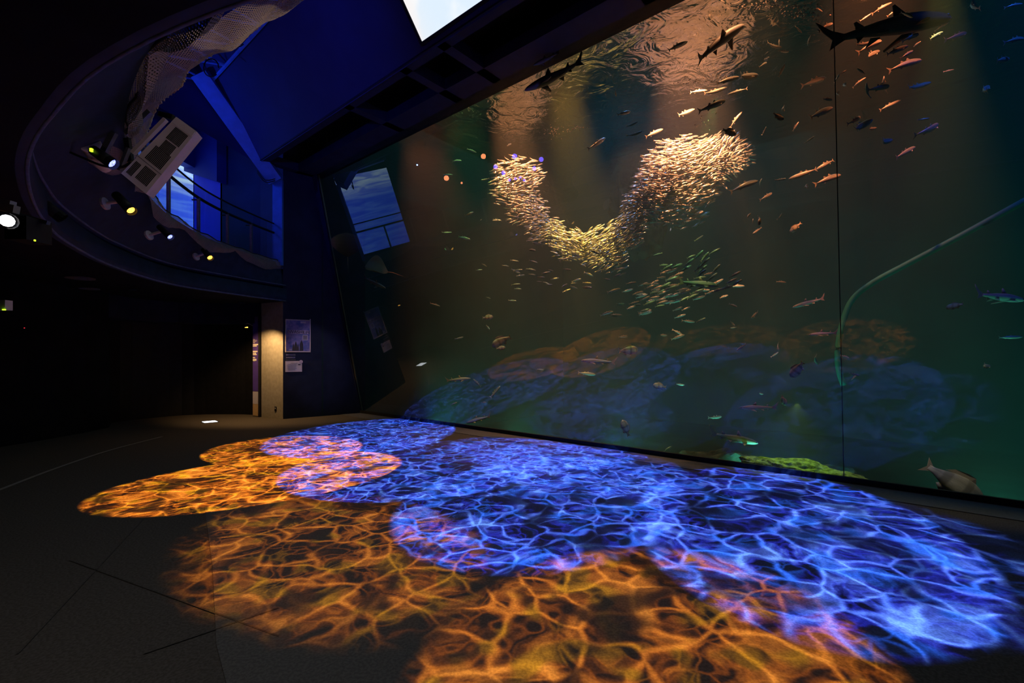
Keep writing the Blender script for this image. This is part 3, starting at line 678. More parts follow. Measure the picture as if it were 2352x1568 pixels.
# lamps up in the gallery whose discs mirror in the window
for (x, y, c_, r, lab) in ((1110, 359, 'a', .085, 'orange glowing disc mirrored highest and leftmost beside the left sardine lobe'), (1025, 409, 'r', .085, 'red-orange glowing disc mirrored farthest left in the tank window'), (1189, 366, 'r', .06, 'red disc mirrored just right of the topmost blue disc'),
        (1182, 359, 'b', .085, 'topmost large blue disc mirrored above the left sardine lobe'), (1138, 383, 'b', .075, 'blue disc mirrored left of the sardine lobe, below the topmost one'), (1156, 397, 'b', .07, 'blue disc mirrored on the left shoulder of the sardine lobe'),
        (1170, 413, 'b', .05, 'small blue disc, leftmost of the row of four mirrored on the left lobe'), (1184, 411, 'b', .055, 'small blue disc, second in the row of four mirrored on the left lobe'), (1195, 408, 'b', .05, 'small blue disc, third in the row of four mirrored on the left lobe'), (1204, 414, 'b', .045, 'small blue disc, rightmost of the row of four mirrored on the left lobe'),
        (1243, 366, 'b', .075, 'violet blue disc mirrored at the right shoulder of the left lobe'), (1227, 387, 'b', .07, 'violet disc mirrored in the middle of the left lobe'), (1060, 420, 'r', .035, 'tiny red lamp mirrored between the red disc and the left lobe')):
    r0 = ray(x, y); D = glassD(x, y); g = Vector((0, 0, CZ)) + r0 * D
    mm = Vector((NX, NY, TILT)).normalized(); rr = r0 - 2 * r0.dot(mm) * mm; p = g + rr * 7.4
    if p.x < -8.6: p = g + rr * 6.6
    lamp_fix('effect_lamp', lab, p, g.lerp(p, .5), {'a': M['disc_amber'], 'r': M['lens_red'], 'b': M['disc_blue']}[c_], r * 1.3, .14, group='effect lamps mirrored in the tank window')

# ------------------------------------------------------------------ signs
bn = thing('entrance_banner', 'narrow violet sign panel with white B and arrow beside the lit grey pier', 'sign', (-6.75, 12.15, 0))
x0, x1 = 583, 597; Db = 12.35
pa = atD(x0, 955, Db); pb = atD(x1, 957, 12.25); X = Vector(((pb - pa).x, (pb - pa).y, 0)).normalized(); Y = Vector((X.y, -X.x, 0)); pa.z = 0; pb.z = 0
Wd = (pb - pa).length; Ht = 1.6 + (817 - 727) / F * 12.3
def bx_(z0, z1, m, name, o=0, w0=0, w1=1, par=None): return MB().box(pa + X * Wd * (w0 + w1) / 2 + Vector((0, 0, (z0 + z1) / 2)) + Y * (.02 + o), (Wd * (w1 - w0), .02, z1 - z0), X, Y).build(name, m, par or bn)
zb = lambda y: 1.6 + (817 - y) / F * 12.3
vp_ = bx_(zb(898), Ht, M['violet'], 'violet_panel')
bx_(zb(927), zb(899), mat('silver_ribs', (.62, .58, .68), .6, noise_amt=.2, nscale=80), 'silver_panel')
bx_(0.02, zb(927.5), mat('tan_ribs', (.62, .42, .22), .6, noise_amt=.2, nscale=80), 'tan_panel')
text_mb('B', pa + Y * .035 + X * .012 + Vector((0, 0, zb(787.5))), X, (0, 0, 1), .155).build('lettering', M['cream'], vp_)
text_mb('\u2190', pa + Y * .035 + X * .095 + Vector((0, 0, zb(785))), X, (0, 0, 1), .10).build('arrow', M['cream'], vp_)
for y_, w2, h in ((791, .85, .035), (794.5, .55, .03), (807, .7, .035), (811, .45, .025), (814, .55, .03), (821, .3, .03), (826, .5, .05), (828.5, .3, .02)):
    bx_(zb(y_) - h / 2, zb(y_) + h / 2, M['cream'], 'caption', .012, .08, .08 + w2, vp_)
ed = MB().box(pb + X * .04 + Vector((0, 0, Ht / 2)) + Y * .03, (.06, .06, Ht), X, Y).build('edge_strip', M['black'], bn)
bd = MB()
for k in range(70): bd.box(pb + X * .04 + Y * .062 + Vector((0, 0, .1 + k * .033)), (.014, .004, .014), X, Y)
bd.build('perforations', M['kerb'], ed)
ml = atD(563, 749, 11.25)
pl_ = thing('picture_light', 'small warm glowing lamp on a thin arm lighting the entrance banner', 'lamp', ml)
MB().tube([ml + Vector((0, 0, .05)), ml + Vector((.02, .02, -.01))], .03, 10, True, .045).build('shade', M['black'], pl_)
MB().tube([ml + Vector((.02, .02, -.012)), ml + Vector((.02, .02, -.035))], .035, 10).build('bulb', M['lens_amber'], pl_, label='glowing warm bulb')
MB().tube([ml + Vector((0, 0, .05)), ml + Vector((0, .1, .08)), Vector((pa.x, pa.y - .05, ml.z + .08))], .008, 6).build('arm', M['steel'], pl_)

# poster wall frame
pw0 = Vector((-5.8, 11.8, 0)); pw1 = P(WL, 7.3, 0); Xw = (pw1 - pw0).normalized(); Yw = Vector((Xw.y, -Xw.x, 0))
if Yw.y > 0: Yw = -Yw
def wallpt(x, y):      # pixel -> point on the poster wall plane
    r = ray(x, y); nn2 = Yw; D = (pw0 - Vector((0, 0, CZ))).dot(nn2) / r.dot(nn2); return Vector((0, 0, CZ)) + r * D
def wrect(x0, y0, x1, y1, o, th): 
    a, b = wallpt(x0, y1), wallpt(x1, y0); h = wallpt(x0, y0).z - a.z
    wv = (Vector((b.x, b.y, 0)) - Vector((a.x, a.y, 0))).length
    return MB().box(Vector(((a.x + b.x) / 2, (a.y + b.y) / 2, a.z + h / 2)) + Yw * (o + th / 2), (wv, th, h), Xw, Yw)
po = thing('poster', 'framed blue poster reading IWASHI LIFE on the dark wall left of the tank', 'poster', wallpt(684, 808))
wrect(657, 735, 711, 807, .0, .015).build('sheet', mat('poster_print', (.10, .13, .42), .5, c2=(.30, .24, .55), nscale=9), po)
fm = MB()
for r_ in ((655, 732.5, 713, 735), (655, 806, 713, 808.5), (655, 732.5, 657, 808.5), (711, 732.5, 713, 808.5)):
    m2 = wrect(*r_, 0, .03); fm.add(m2.v, m2.f)
fm.build('frame', mat('poster_frame', (.55, .48, .5), .5, noise_amt=.1), po, label='pale metal frame')
wrect(659.5, 757, 708.5, 766, .014, .003).build('title_band', mat('band', (.60, .46, .72), .6, noise_amt=.3, nscale=30), po)
text_mb('IWASHI', wallpt(660.0, 765) + Yw * .02, Xw, (0, 0, 1), .115).build('title_word', M['ink'], po)
text_mb('LIFE', wallpt(660.5, 765) + Yw * .02 + Xw * .375, Xw, (0, 0, 1), .098).build('title_word', M['ink'], po)
wrect(694.5, 769, 706.5, 781, .014, .003).build('caption_box', M['paper'], po)
for k in range(3): wrect(696, 771 + k * 3.2, 705, 772.6 + k * 3.2, .018, .002).build('caption_line', M['ink'], po)
sil = MB()
for (cx_, hh, ww) in ((673.5, 789, 2.6), (679, 784, 3.4), (684, 790, 2.2), (692, 781, 4.2)):
    pts = [wallpt(cx_ - ww, 805.5), wallpt(cx_ - ww * .9, hh + 9), wallpt(cx_ - ww * .45, hh + 4), wallpt(cx_ - .3, hh), wallpt(cx_ + .5, hh), wallpt(cx_ + ww * .5, hh + 4), wallpt(cx_ + ww * .9, hh + 9), wallpt(cx_ + ww, 805.5)]
    sil.prism([p + Yw * .016 for p in pts], Yw * .002)
sil.build('silhouettes', M['ink'], po)
wrect(663, 801.5, 670, 804.5, .014, .003).build('corner_mark', M['paper'], po)
wrect(690, 738, 702, 742, .014, .002).build('top_mark', M['paper'], po)
cp = thing('caption_strip', 'pair of faint lettered strips directly below the IWASHI LIFE poster', 'sign', wallpt(667, 826))
for y_ in (813, 819): wrect(657, y_, 678, y_ + 3.6, .0, .006).build('strip', mat('dim_label', (.16, .15, .26), .6, noise_amt=.5, nscale=90), cp)
wrect(657, 825.6, 679, 827, 0, .01).build('shelf_edge', M['kerb'], cp)
wrect(673, 812.5, 678.5, 817, .004, .006).build('mark', M['kerb'], cp)
nc = thing('notice_card', 'small white printed notice with a round badge below the poster', 'notice', wallpt(675, 854))
cd_ = wrect(655.5, 829, 693.5, 854, 0, .01).build('card', M['paper'], nc)
cpt = wallpt(691, 830.5) + Yw * .012
MB().prism([cpt + (Xw * math.cos(a_) + Vector((0, 0, 1)) * math.sin(a_)) * .045 for a_ in np.arange(0, 6.28, .4)], Yw * .006).build('badge', mat('badge', (.5, .42, .6), .6, noise_amt=.1), nc)
for k, (xa, xb) in enumerate(((667, 683), (660, 681), (659, 680), (660, 679), (660, 681), (661, 678))):
    wrect(xa, 833 + k * 3.1, xb, 833.9 + k * 3.1, .0105, .002).build('text_line', mat('faint_ink', (.30, .26, .32), .7, noise_amt=.3, nscale=60), cd_)
wrect(684.5, 836, 690, 838, .0105, .002).build('logo_line', M['ink'], cd_)
so_ = thing('wall_socket', 'small dark wall socket low on the lit grey pier', 'socket', atD(632, 940, 11.9))
qd = c0.lerp(c1, .32); dv = (c1 - c0).normalized(); ny = Vector((dv.y, -dv.x, 0)); ny = ny if ny.y < 0 else -ny
MB().box(qd + ny * .008 + Vector((0, 0, .24)), (.07, .012, .12), dv, ny).build('plate', M['black'], so_)
MB().box(qd + ny * .016 + Vector((0, 0, .26)), (.02, .01, .03), dv, ny).build('outlet', M['lens_amber'] if False else M['cream'], so_)
fl_ = thing('floor_light', 'square glowing white light set in the floor before the dark recess', 'floor light', atz(482, 968, .0))
c = atz(482, 968.5, .004)
MB().box(c, (.34, .34, .008), (.7, .7, 0), (-.7, .7, 0)).build('rim', M['steel'], fl_)
MB().box(c + Vector((0, 0, .005)), (.27, .27, .006), (.7, .7, 0), (-.7, .7, 0)).build('lens', M['floor_lens'], fl_)

# ------------------------------------------------------------------ tank
TB, TZ0, ZW = 17.5, -.9, 6.52; TR = 5.5
S(MB().quad(P(-11.9, 7.0, TZ0), P(TR, 7.0, TZ0), P(TR, TB, TZ0), P(-11.9, TB, TZ0)), 'floor_tank', mat('tank_bed', (.005, .022, .014), .95, c2=(.002, .010, .006), nscale=1.2, bump=.5, spec=0))
S(MB().quad(P(-11.9, TB, TZ0), P(TR, TB, TZ0), P(TR, TB, 9), P(-11.9, TB, 9)), 'wall_tank_back', M['wallrock'])
S(MB().quad(P(-11.86, 6.15, TZ0), P(-11.86, TB, TZ0), P(-11.86, TB, 9), P(-11.86, 6.15, 9)), 'wall_tank_left', M['wallrock'])
S(MB().quad(P(TR, 6.15, TZ0), P(TR, TB, TZ0), P(TR, TB, 9), P(TR, 6.15, 9)), 'wall_tank_right', M['wallrock'])
S(MB().ubox(U0, TR, gn_top + .1, gn_top + .2, 6.56, 9.2), 'wall_hood', M['black'])
S(MB().quad(P(-12, 5.9, 9.1), P(TR, 5.9, 9.1), P(TR, TB, 9.1), P(-12, TB, 9.1)), 'ceiling_tank', M['black'])
# kerb under the window
S(MB().ubox(-11.7, 5.6, GN - .02, GN + .03, -.95, GZ), 'baseboard_window', M['black'])
S(MB().ubox(-11.75, 5.6, 6.62, GN - .02, 0, .008), 'trim_6', M['kerb'])
pn = MB(); TH = .0
def G(u, z, o=0): return P(u, GN - TILT * (z - GZ) + o, z)
pn.quad(G(-11.68, GZ), G(5.6, GZ), G(5.6, 6.35), G(-11.68, 6.35)); S(pn, 'window_1', M['pane'])
S(MB().prism([G(-12.15, GZ, -.01), G(-11.67, GZ, -.01), G(-11.67, 6.35, -.01), G(-12.15, 6.35, -.01)], (NX * .03, NY * .03, 0)), 'wall_jamb', M['navy'])
# panel joint and left edge bead
for nm_, u, wd, m_ in (('trim_7', -.62, .008, mat('joint_line', (.07, .055, .05), .6, noise_amt=.2)), ('trim_8', -11.66, .05, mat('edge_bead', (.22, .16, .13), .5, noise_amt=.2))):
    S(MB().prism([G(u - wd / 2, GZ, .02), G(u + wd / 2, GZ, .02), G(u + wd / 2, 6.35, .02), G(u - wd / 2, 6.35, .02)], (NX * .03, NY * .03, 0)), nm_, m_)
# water surface + water body
g = 60; rows = []
S(MB().quad(P(-11.85, 5.93, ZW), P(TR - .01, 5.93, ZW), P(TR - .01, TB - .01, ZW), P(-11.85, TB - .01, ZW)), 'water_surface', M['water'])
o = bpy.data.objects['water_surface']; o['kind'] = 'stuff'; o['label'] = 'rippled water surface of the big tank seen from below'; o['category'] = 'water'
wv_ = MB(); e_ = .03
a_ = [G(-11.83, TZ0 + .02, e_ - .2), G(5.45, TZ0 + .02, e_ - .2), P(5.45, TB - .02, TZ0 + .02), P(-11.83, TB - .02, TZ0 + .02)]
b_ = [G(-11.83, ZW - .01, e_), G(5.45, ZW - .01, e_), P(5.45, TB - .02, ZW - .01), P(-11.83, TB - .02, ZW - .01)]
wv_.add(a_ + b_, [(3, 2, 1, 0), (4, 5, 6, 7), (0, 1, 5, 4), (1, 2, 6, 5), (2, 3, 7, 6), (3, 0, 4, 7)])
wo = wv_.build('tank_water', M['vol'], None, kind='stuff', label='murky green water filling the big tank behind the window', category='water')


def rock(name, label, c, size, m, seed, sub_=5, amp=.35, flat=None, cat='rock'):
    import bmesh
    bm2 = bmesh.new(); bmesh.ops.create_icosphere(bm2, subdivisions=sub_, radius=1)
    for v in bm2.verts:
        p = v.co.copy(); k_ = noise.fractal(p * 1.3 + Vector((seed, 0, 0)), 1, 2, 5) * amp + noise.noise(p * 5 + Vector((seed, 3, 0))) * amp * .25
        q = p * (1 + k_); v.co = Vector((q.x * size[0], q.y * size[1], q.z * size[2]))
    me = bpy.data.meshes.new(name); bm2.to_mesh(me); bm2.free(); me.materials.append(m)
    o = bpy.data.objects.new(name, me); o.location = c; o.rotation_euler = (0, 0, math.atan2(UY, UX)); col.objects.link(o)
    o['label'] = label; o['category'] = cat; return o


rock('algae_rock', 'bright yellow-green algae covered rock just behind the foot of the window', atN(1815, 1082, 7.62), (.68, .26, .17), M['coral'], 3)
rock('algae_rock', 'low green rock tapering right beside the bright algae rock', atN(1915, 1100, 7.55), (.36, .2, .10), M['coral'], 8)
rock('boulder', 'dark rounded boulder on the tank floor behind the bright green rock', atN(1850, 1030, 9.8) + Vector((0, 0, -.75)), (1.0, .6, .45), M['rock'], 5)
rock('boulder', 'dark rugged boulder on the tank floor left of the bright green rock', atN(1650, 1050, 8.9) + Vector((0, 0, -.5)), (1.0, .7, .6), M['rock'], 11)
rock('boulder', 'dim low boulder at the foot of the tank near the lower middle', atN(1420, 1010, 9.5) + Vector((0, 0, -.6)), (1.4, .7, .4), M['rock'], 15)
rock('rock_pinnacle', 'pale rock peak rising toward the surface between the two sardine lobes', atN(1470, 400, 12.5) + Vector((0, 0, -.9)), (.9, .8, 1.35), M['rock'], 21)
rock('rock_pinnacle', 'dark green rock hanging near the surface at the upper left of the tank', atN(905, 345, 8.9), (.42, .42, .55), M['rock'], 27)
# pipe
pp = [atN(x, y, 8.9) for x, y in ((2480, 395), (2352, 462), (2200, 545), (2080, 608), (2000, 652), (1955, 692), (1933, 750), (1924, 805), (1927, 850), (1938, 885))]
MB().tube(resample(pp, 60), .042, 10).build('curved_streak', M['streak'], None, True, label='long pale green pipe curving down from the right side of the tank', category='streak')  # solid tube added to draw the pale green curve across the window


# ------------------------------------------------------------------ fish
def fish_geo(kind, bend=0.0, nx=12, ns=10):
    prof = {'sardine': ([0, .03, .10, .25, .45, .65, .82, .92, 1], [.002, .035, .07, .10, .105, .08, .045, .022, .025], .55),
            'mackerel': ([0, .03, .10, .25, .45, .65, .82, .92, 1], [.004, .035, .062, .088, .095, .072, .038, .016, .02], .62),
            'bream': ([0, .04, .12, .28, .45, .62, .78, .88, 1], [.02, .10, .17, .215, .21, .165, .09, .045, .05], .42),
            'shark': ([0, .04, .12, .25, .40, .58, .75, .88, 1], [.008, .032, .055, .073, .078, .06, .036, .022, .012], .95)}[kind]
    X, H, wr = prof
    V = []; Fc = []; A = []
    body_end = .93 if kind != 'shark' else .86
    ts = [i / (nx - 1) for i in range(nx)]
    for t in ts:
        tt = t * body_end; h = float(np.interp(tt, X, H))
        for k in range(ns):
            a = 2 * math.pi * k / ns; z = math.sin(a) * h; y = math.cos(a) * h * wr
            if kind == 'shark': z = z * (1 if z > 0 else .8)
            V.append((.5 - tt, y, z)); A.append((tt, .5 + .5 * math.sin(a), 0))
    for i in range(nx - 1):
        for k in range(ns): Fc.append((i * ns + k, (i + 1) * ns + k, (i + 1) * ns + (k + 1) % ns, i * ns + (k + 1) % ns))
    Fc.append(tuple(range(ns))); Fc.append(tuple((nx - 1) * ns + k for k in range(ns))[::-1])
    def fin(pts, th=.006, axis=1):          # thin solid plate
        b = len(V); n = len(pts)
        for s_ in (-1, 1):
            for p in pts:
                q = list(p); q[axis] += s_ * th / 2; V.append(tuple(q)); A.append((.5 - p[0], .5 + p[2] * 3, 1))
        Fc.append(tuple(b + i for i in range(n))[::-1]); Fc.append(tuple(b + n + i for i in range(n)))
        for i in range(n): Fc.append((b + i, b + (i + 1) % n, b + n + (i + 1) % n, b + n + i))
    if kind in ('sardine', 'mackerel'):
        s_ = 1 if kind == 'sardine' else 1.1
        fin([(-.40, 0, .012), (-.50, 0, .10 * s_), (-.46, 0, 0), (-.50, 0, -.10 * s_), (-.40, 0, -.012)])
        fin([(.08, 0, .10), (.02, 0, .155), (-.04, 0, .095)]); fin([(-.16, 0, -.07), (-.22, 0, -.105), (-.25, 0, -.05)])
        if kind == 'mackerel':
            fin([(-.10, 0, .085), (-.16, 0, .13), (-.20, 0, .06)])
            for s2 in (-1, 1): fin([(.26, s2 * .06, -.02), (.15, s2 * .12, -.05), (.18, s2 * .065, -.04)], .005, 2)
    elif kind == 'bream':
        fin([(-.38, 0, .04), (-.50, 0, .15), (-.45, 0, 0), (-.50, 0, -.15), (-.38, 0, -.04)])
        fin([(.22, 0, .18), (.14, 0, .29), (.0, 0, .28), (-.16, 0, .22), (-.26, 0, .12), (-.1, 0, .16), (.1, 0, .19)])
        fin([(-.08, 0, -.17), (-.14, 0, -.25), (-.24, 0, -.16), (-.2, 0, -.12)]); fin([(.18, 0, -.19), (.1, 0, -.28), (.08, 0, -.19)])
        for s2 in (-1, 1): fin([(.2, s2 * .085, -.03), (.05, s2 * .16, -.08), (.1, s2 * .09, -.08)], .006, 2)
    else:
        fin([(-.34, 0, .022), (-.43, 0, .075), (-.52, 0, .17), (-.49, 0, .09), (-.43, 0, .0), (-.46, 0, -.075), (-.40, 0, -.045), (-.34, 0, -.02)], .008)
        fin([(.14, 0, .07), (.05, 0, .165), (.035, 0, .16), (.03, 0, .07)], .01); fin([(-.19, 0, .035), (-.25, 0, .095), (-.265, 0, .09), (-.26, 0, .03)], .008)
        fin([(-.21, 0, -.03), (-.26, 0, -.07), (-.27, 0, -.025)], .008)
        for s2 in (-1, 1):
            fin([(.24, s2 * .055, -.035), (.10, s2 * .20, -.085), (.085, s2 * .19, -.08), (.13, s2 * .06, -.045)], .008, 2)
            fin([(-.06, s2 * .04, -.045), (-.13, s2 * .10, -.075), (-.14, s2 * .03, -.045)], .008, 2)
    V = np.array(V, float); A = np.array(A, float)
    t = .5 - V[:, 0]; V[:, 1] += bend * (np.clip(t - .3, 0, 1) ** 2) * 1.4
    V[:, 2] += 0
    return V, Fc, A


def ray_geo(fold=.25):
    V = []; Fc = []; A = []; n = 22; m = 14
    for i in range(n + 1):
        t = i / n; x = .5 - t * .8
        wdt = .5 * math.sin(math.pi * min(1, t * 1.0) ** .82) ** .8 if 0 < t < 1 else .004
        for s_ in (1, -1):
            for j in range(m):
                y = -1 + 2 * j / (m - 1); th = .07 * (1 - abs(y) ** 1.3) * math.sin(math.pi * max(.02, min(.98, t))) ** .5
                V.append((x, y * wdt, s_ * th * (1 if s_ > 0 else .5) + fold * (abs(y) * wdt) ** 2 * 2)); A.append((t, .5 + .5 * s_, 0))
    w2 = 2 * m
    for i in range(n):
        for j in range(m - 1):
            a = i * w2 + j; Fc.append((a, a + 1, a + w2 + 1, a + w2)); a += m; Fc.append((a + 1, a, a + w2, a + w2 + 1))
        Fc.append((i * w2, i * w2 + w2, i * w2 + w2 + m, i * w2 + m)); Fc.append((i * w2 + m - 1, i * w2 + 2 * m - 1, (i + 1) * w2 + 2 * m - 1, (i + 1) * w2 + m - 1))
    b = len(V); L_ = 8
    for i in range(L_ + 1):
        r = .014 * (1 - i / L_) + .002
        for k in range(6): V.append((-.27 - .55 * i / L_, math.cos(k * math.pi / 3) * r, math.sin(k * math.pi / 3) * r + .02 * math.sin(i * .6))); A.append((1, .5, 0))
    for i in range(L_):
        for k in range(6): Fc.append((b + i * 6 + k, b + i * 6 + (k + 1) % 6, b + (i + 1) * 6 + (k + 1) % 6, b + (i + 1) * 6 + k))
    return np.array(V), Fc, np.array(A)


def geo_mesh(name, geo, m):
    V, Fc, A = geo; me = bpy.data.meshes.new(name); me.from_pydata(V.tolist(), [], Fc); me.materials.append(m)
    at = me.attributes.new('fish', 'FLOAT_VECTOR', 'POINT'); at.data.foreach_set('vector', A.astype(np.float32).ravel())
    me.polygons.foreach_set('use_smooth', [len(p) == 4 for p in Fc]); me.update(); return me


BANK = {}
for kd in ('sardine', 'mackerel', 'bream', 'shark'):
    for bi, bd_ in enumerate((-.45, 0, .45)):
        nx, ns = {'sardine': (7, 6), 'mackerel': (11, 8), 'bream': (13, 12), 'shark': (20, 14)}[kd]
        BANK[kd, bi] = fish_geo(kd, bd_ * (.35 if kd == 'shark' else .8), nx, ns)
MESH = {k: geo_mesh(k[0], g_, M[k[0]]) for k, g_ in BANK.items()}
MESH['darkshark', 1] = geo_mesh('darkshark', BANK['shark', 2], M['darkshark'])
MESH['ray', 1] = geo_mesh('ray', ray_geo(.5), M['ray'])
KIND = {'sardine': 'sardine', 'mackerel': 'mackerel', 'bream': 'sea_bream', 'shark': 'dogfish', 'darkshark': 'shark', 'ray': 'stingray'}


def basis(h, up=Vector((0, 0, 1)), roll=0):
    h = h.normalized(); y = up.cross(h)
    if y.length < .1: y = Vector((0, 1, 0)).cross(h)
    y.normalize(); z = h.cross(y)
    mt = Matrix((h, y, z)).transposed()
    if roll: mt = mt @ Matrix.Rotation(roll, 3, 'X')
    return mt


def put_fish(kind, head, tail, rs, label, cat='fish', group=None, roll=0, eyes=False, up=Vector((0, 0, 1))):
    h = head - tail; L_ = h.length; bi = rs.choice((0, 1, 2)) if (kind, 0) in MESH else 1
    o = bpy.data.objects.new(KIND[kind], MESH[kind, bi]); o.location = (head + tail) / 2
    mt = basis(h, up, roll); o.rotation_mode = 'QUATERNION'; o.rotation_quaternion = mt.to_quaternion(); o.scale = (L_, L_, L_)
    col.objects.link(o); o['label'] = label; o['category'] = cat
    if group: o['group'] = group
    if eyes:
        for s_ in (-1, 1):
            e = bpy.data.objects.new('eye', EYE); e.parent = o; e.location = (.44, s_ * .03, .012); e.scale = (.012,) * 3; col.objects.link(e)
    return o


em_ = MB(); n_ = 8
em_.add([(math.cos(2 * math.pi * k / n_) * math.sin(math.pi * (j + .5) / 5), math.sin(2 * math.pi * k / n_) * math.sin(math.pi * (j + .5) / 5), math.cos(math.pi * (j + .5) / 5)) for j in range(5) for k in range(n_)],
        [(j * n_ + k, (j + 1) * n_ + k, (j + 1) * n_ + (k + 1) % n_, j * n_ + (k + 1) % n_) for j in range(4) for k in range(n_)] + [tuple(range(n_))[::-1], tuple(4 * n_ + k for k in range(n_))])
EYE = bpy.data.meshes.new('eye'); EYE.from_pydata(em_.v, [], em_.f); EYE.materials.append(M['eye'])

rs = random.Random(11)
# tail x,y -> head x,y in four enlarged views of the window; letter: m mackerel, b bream, s dogfish
R4 = '''705,290,820,300;800,300,800,245;805,328,862,328;900,165,945,210;965,290,1010,215;1078,175,1140,148;1035,50,1075,75;95,320,220,262;
400,530,545,485;515,500,670,475;235,585,345,572;320,610,470,552;320,695,462,635;145,745,265,690;485,800,565,708;600,560,470,600;690,415,722,395;795,490,838,405;
980,530,1098,492;1148,527,1180,470;1190,470,1230,442;1155,610,1180,580;1080,628,1138,632;995,745,1140,680;755,725,830,758,b;805,680,835,705;885,825,925,770;
695,860,718,802;960,910,1025,862;515,1195,665,1145;665,1185,690,1130;700,1260,755,1222;780,1145,845,1132;1040,1070,858,1138;1160,1000,1030,1080;1060,1145,1192,1108;
955,1195,980,1170;585,1385,622,1350;630,1420,635,1385;690,1375,668,1420,b;690,1440,630,1485;800,1390,820,1350;930,1410,868,1478,b;265,1530,318,1492;440,820,525,855,b;
1265,305,1400,262;1345,300,1450,258;1320,380,1440,322;1395,75,1515,15;1310,140,1385,85;1480,345,1620,290;1590,355,1650,320;1540,415,1705,380;1590,580,1765,520;
1615,240,1685,215;1780,190,1880,140;1730,265,1840,200;1895,240,1990,208;1260,550,1350,490;1350,630,1355,520;1455,600,1465,480;1345,470,1295,435;1405,560,1500,545;
1435,700,1570,635;1265,775,1315,740;1240,850,1395,755;1350,825,1420,810;1410,915,1520,885;1540,1000,1665,930;1715,850,1810,785;1670,765,1755,750;1840,455,1910,440;
2060,600,2135,545;2180,385,2260,375;2015,80,2030,0;1195,550,1222,528;2250,35,2345,25;2270,250,2352,245;1500,90,1560,60;1590,80,1650,110;1640,300,1700,262'''
R3 = '''2110,775,2200,752;2175,865,2250,820;1935,1000,2030,930;1095,1003,1160,1030;990,1085,1060,1085;935,1180,1000,1180;1090,1455,1140,1430;1330,1490,1265,1490;
1245,1210,1190,1215;2180,930,2280,885;1365,985,1395,970;2090,600,2105,650,b;1790,1640,1890,1590;2300,925,2420,870'''
R5 = '''925,105,995,98;1030,125,1120,148;935,200,955,220;1195,310,1230,330;1155,355,1200,350;1500,210,1560,222;1720,280,1728,305;1645,350,1680,360;1745,345,1800,352;
1520,380,1560,388;1575,400,1622,402;1565,430,1600,432;1725,470,1775,447;1740,505,1795,480;1795,445,1838,440;1865,468,1940,472;1230,535,1255,545;1380,560,1430,560;
1200,675,1272,668,b;1225,725,1250,755;2010,650,2070,630;2050,660,2145,658;2115,585,2160,580;2225,590,2270,585;1020,820,1072,805;1380,800,1265,868,b;1295,885,1355,875,b;
2120,805,2180,800;2120,900,2250,890,b;1855,1045,1965,1060;1190,1140,1138,1088;985,1265,1030,1245;1255,1210,1320,1135;2190,1475,2145,1365,b;1915,215,1990,245;
1340,320,1380,330;1195,1250,1225,1245;1570,1020,1615,1028;1260,10,1330,22;1185,20,1195,8'''
R6 = '''60,222,0,240;480,545,535,565;665,595,620,640;490,655,520,685;535,695,490,698;35,745,90,745;130,705,195,750;590,800,528,843;780,790,798,845;750,885,795,850;
962,910,872,1010,b;1005,870,1045,930;1240,985,1310,1000;85,1075,0,1060,b;140,1055,200,1060;785,1140,850,1175,b;370,1272,435,1260;1980,550,1855,570,b;
2190,760,2345,755;2060,945,2140,940;1200,870,1245,890;60,1480,120,1450;660,1110,700,1118;780,405,845,410;1300,990,1255,1030'''
items = []
for txt, ox, oy, k in ((R4, 1500, 0, 2.761), (R3, 700, 0, 2.94), (R5, 700, 500, 2.94), (R6, 1500, 500, 2.761)):
    for it in txt.replace('\n', '').split(';'):
        if not it.strip(): continue
        q = it.split(','); v = [float(c_) for c_ in q[:4]]
        items.append((ox + v[0] / k, oy + v[1] / k, ox + v[2] / k, oy + v[3] / k, {'b': 'bream', 's': 'shark'}.get(q[4] if len(q) > 4 else '', 'mackerel')))


def seam_x(y): return 1925 + .0219 * y
def zone(x, y):
    if x > seam_x(y):
        if y < 150: return 'at top right corner'
        return ('just right of the window joint' if x < 2060 else 'at far right') if y < 350 else 'right of joint, lower half'
    if x > 1740: return ('beside the joint, high up' if y < 290 else 'between big lobe and joint') if y < 560 else 'low, just left of joint'
    if y < 290: return 'above the sardine school'
    if y > 880: return 'near the tank floor'
    if x < 1115: return 'in the left end water'
    if y < 560: return 'close around the school'
    return 'below the school, ' + ('left side' if x < 1300 else 'right side')


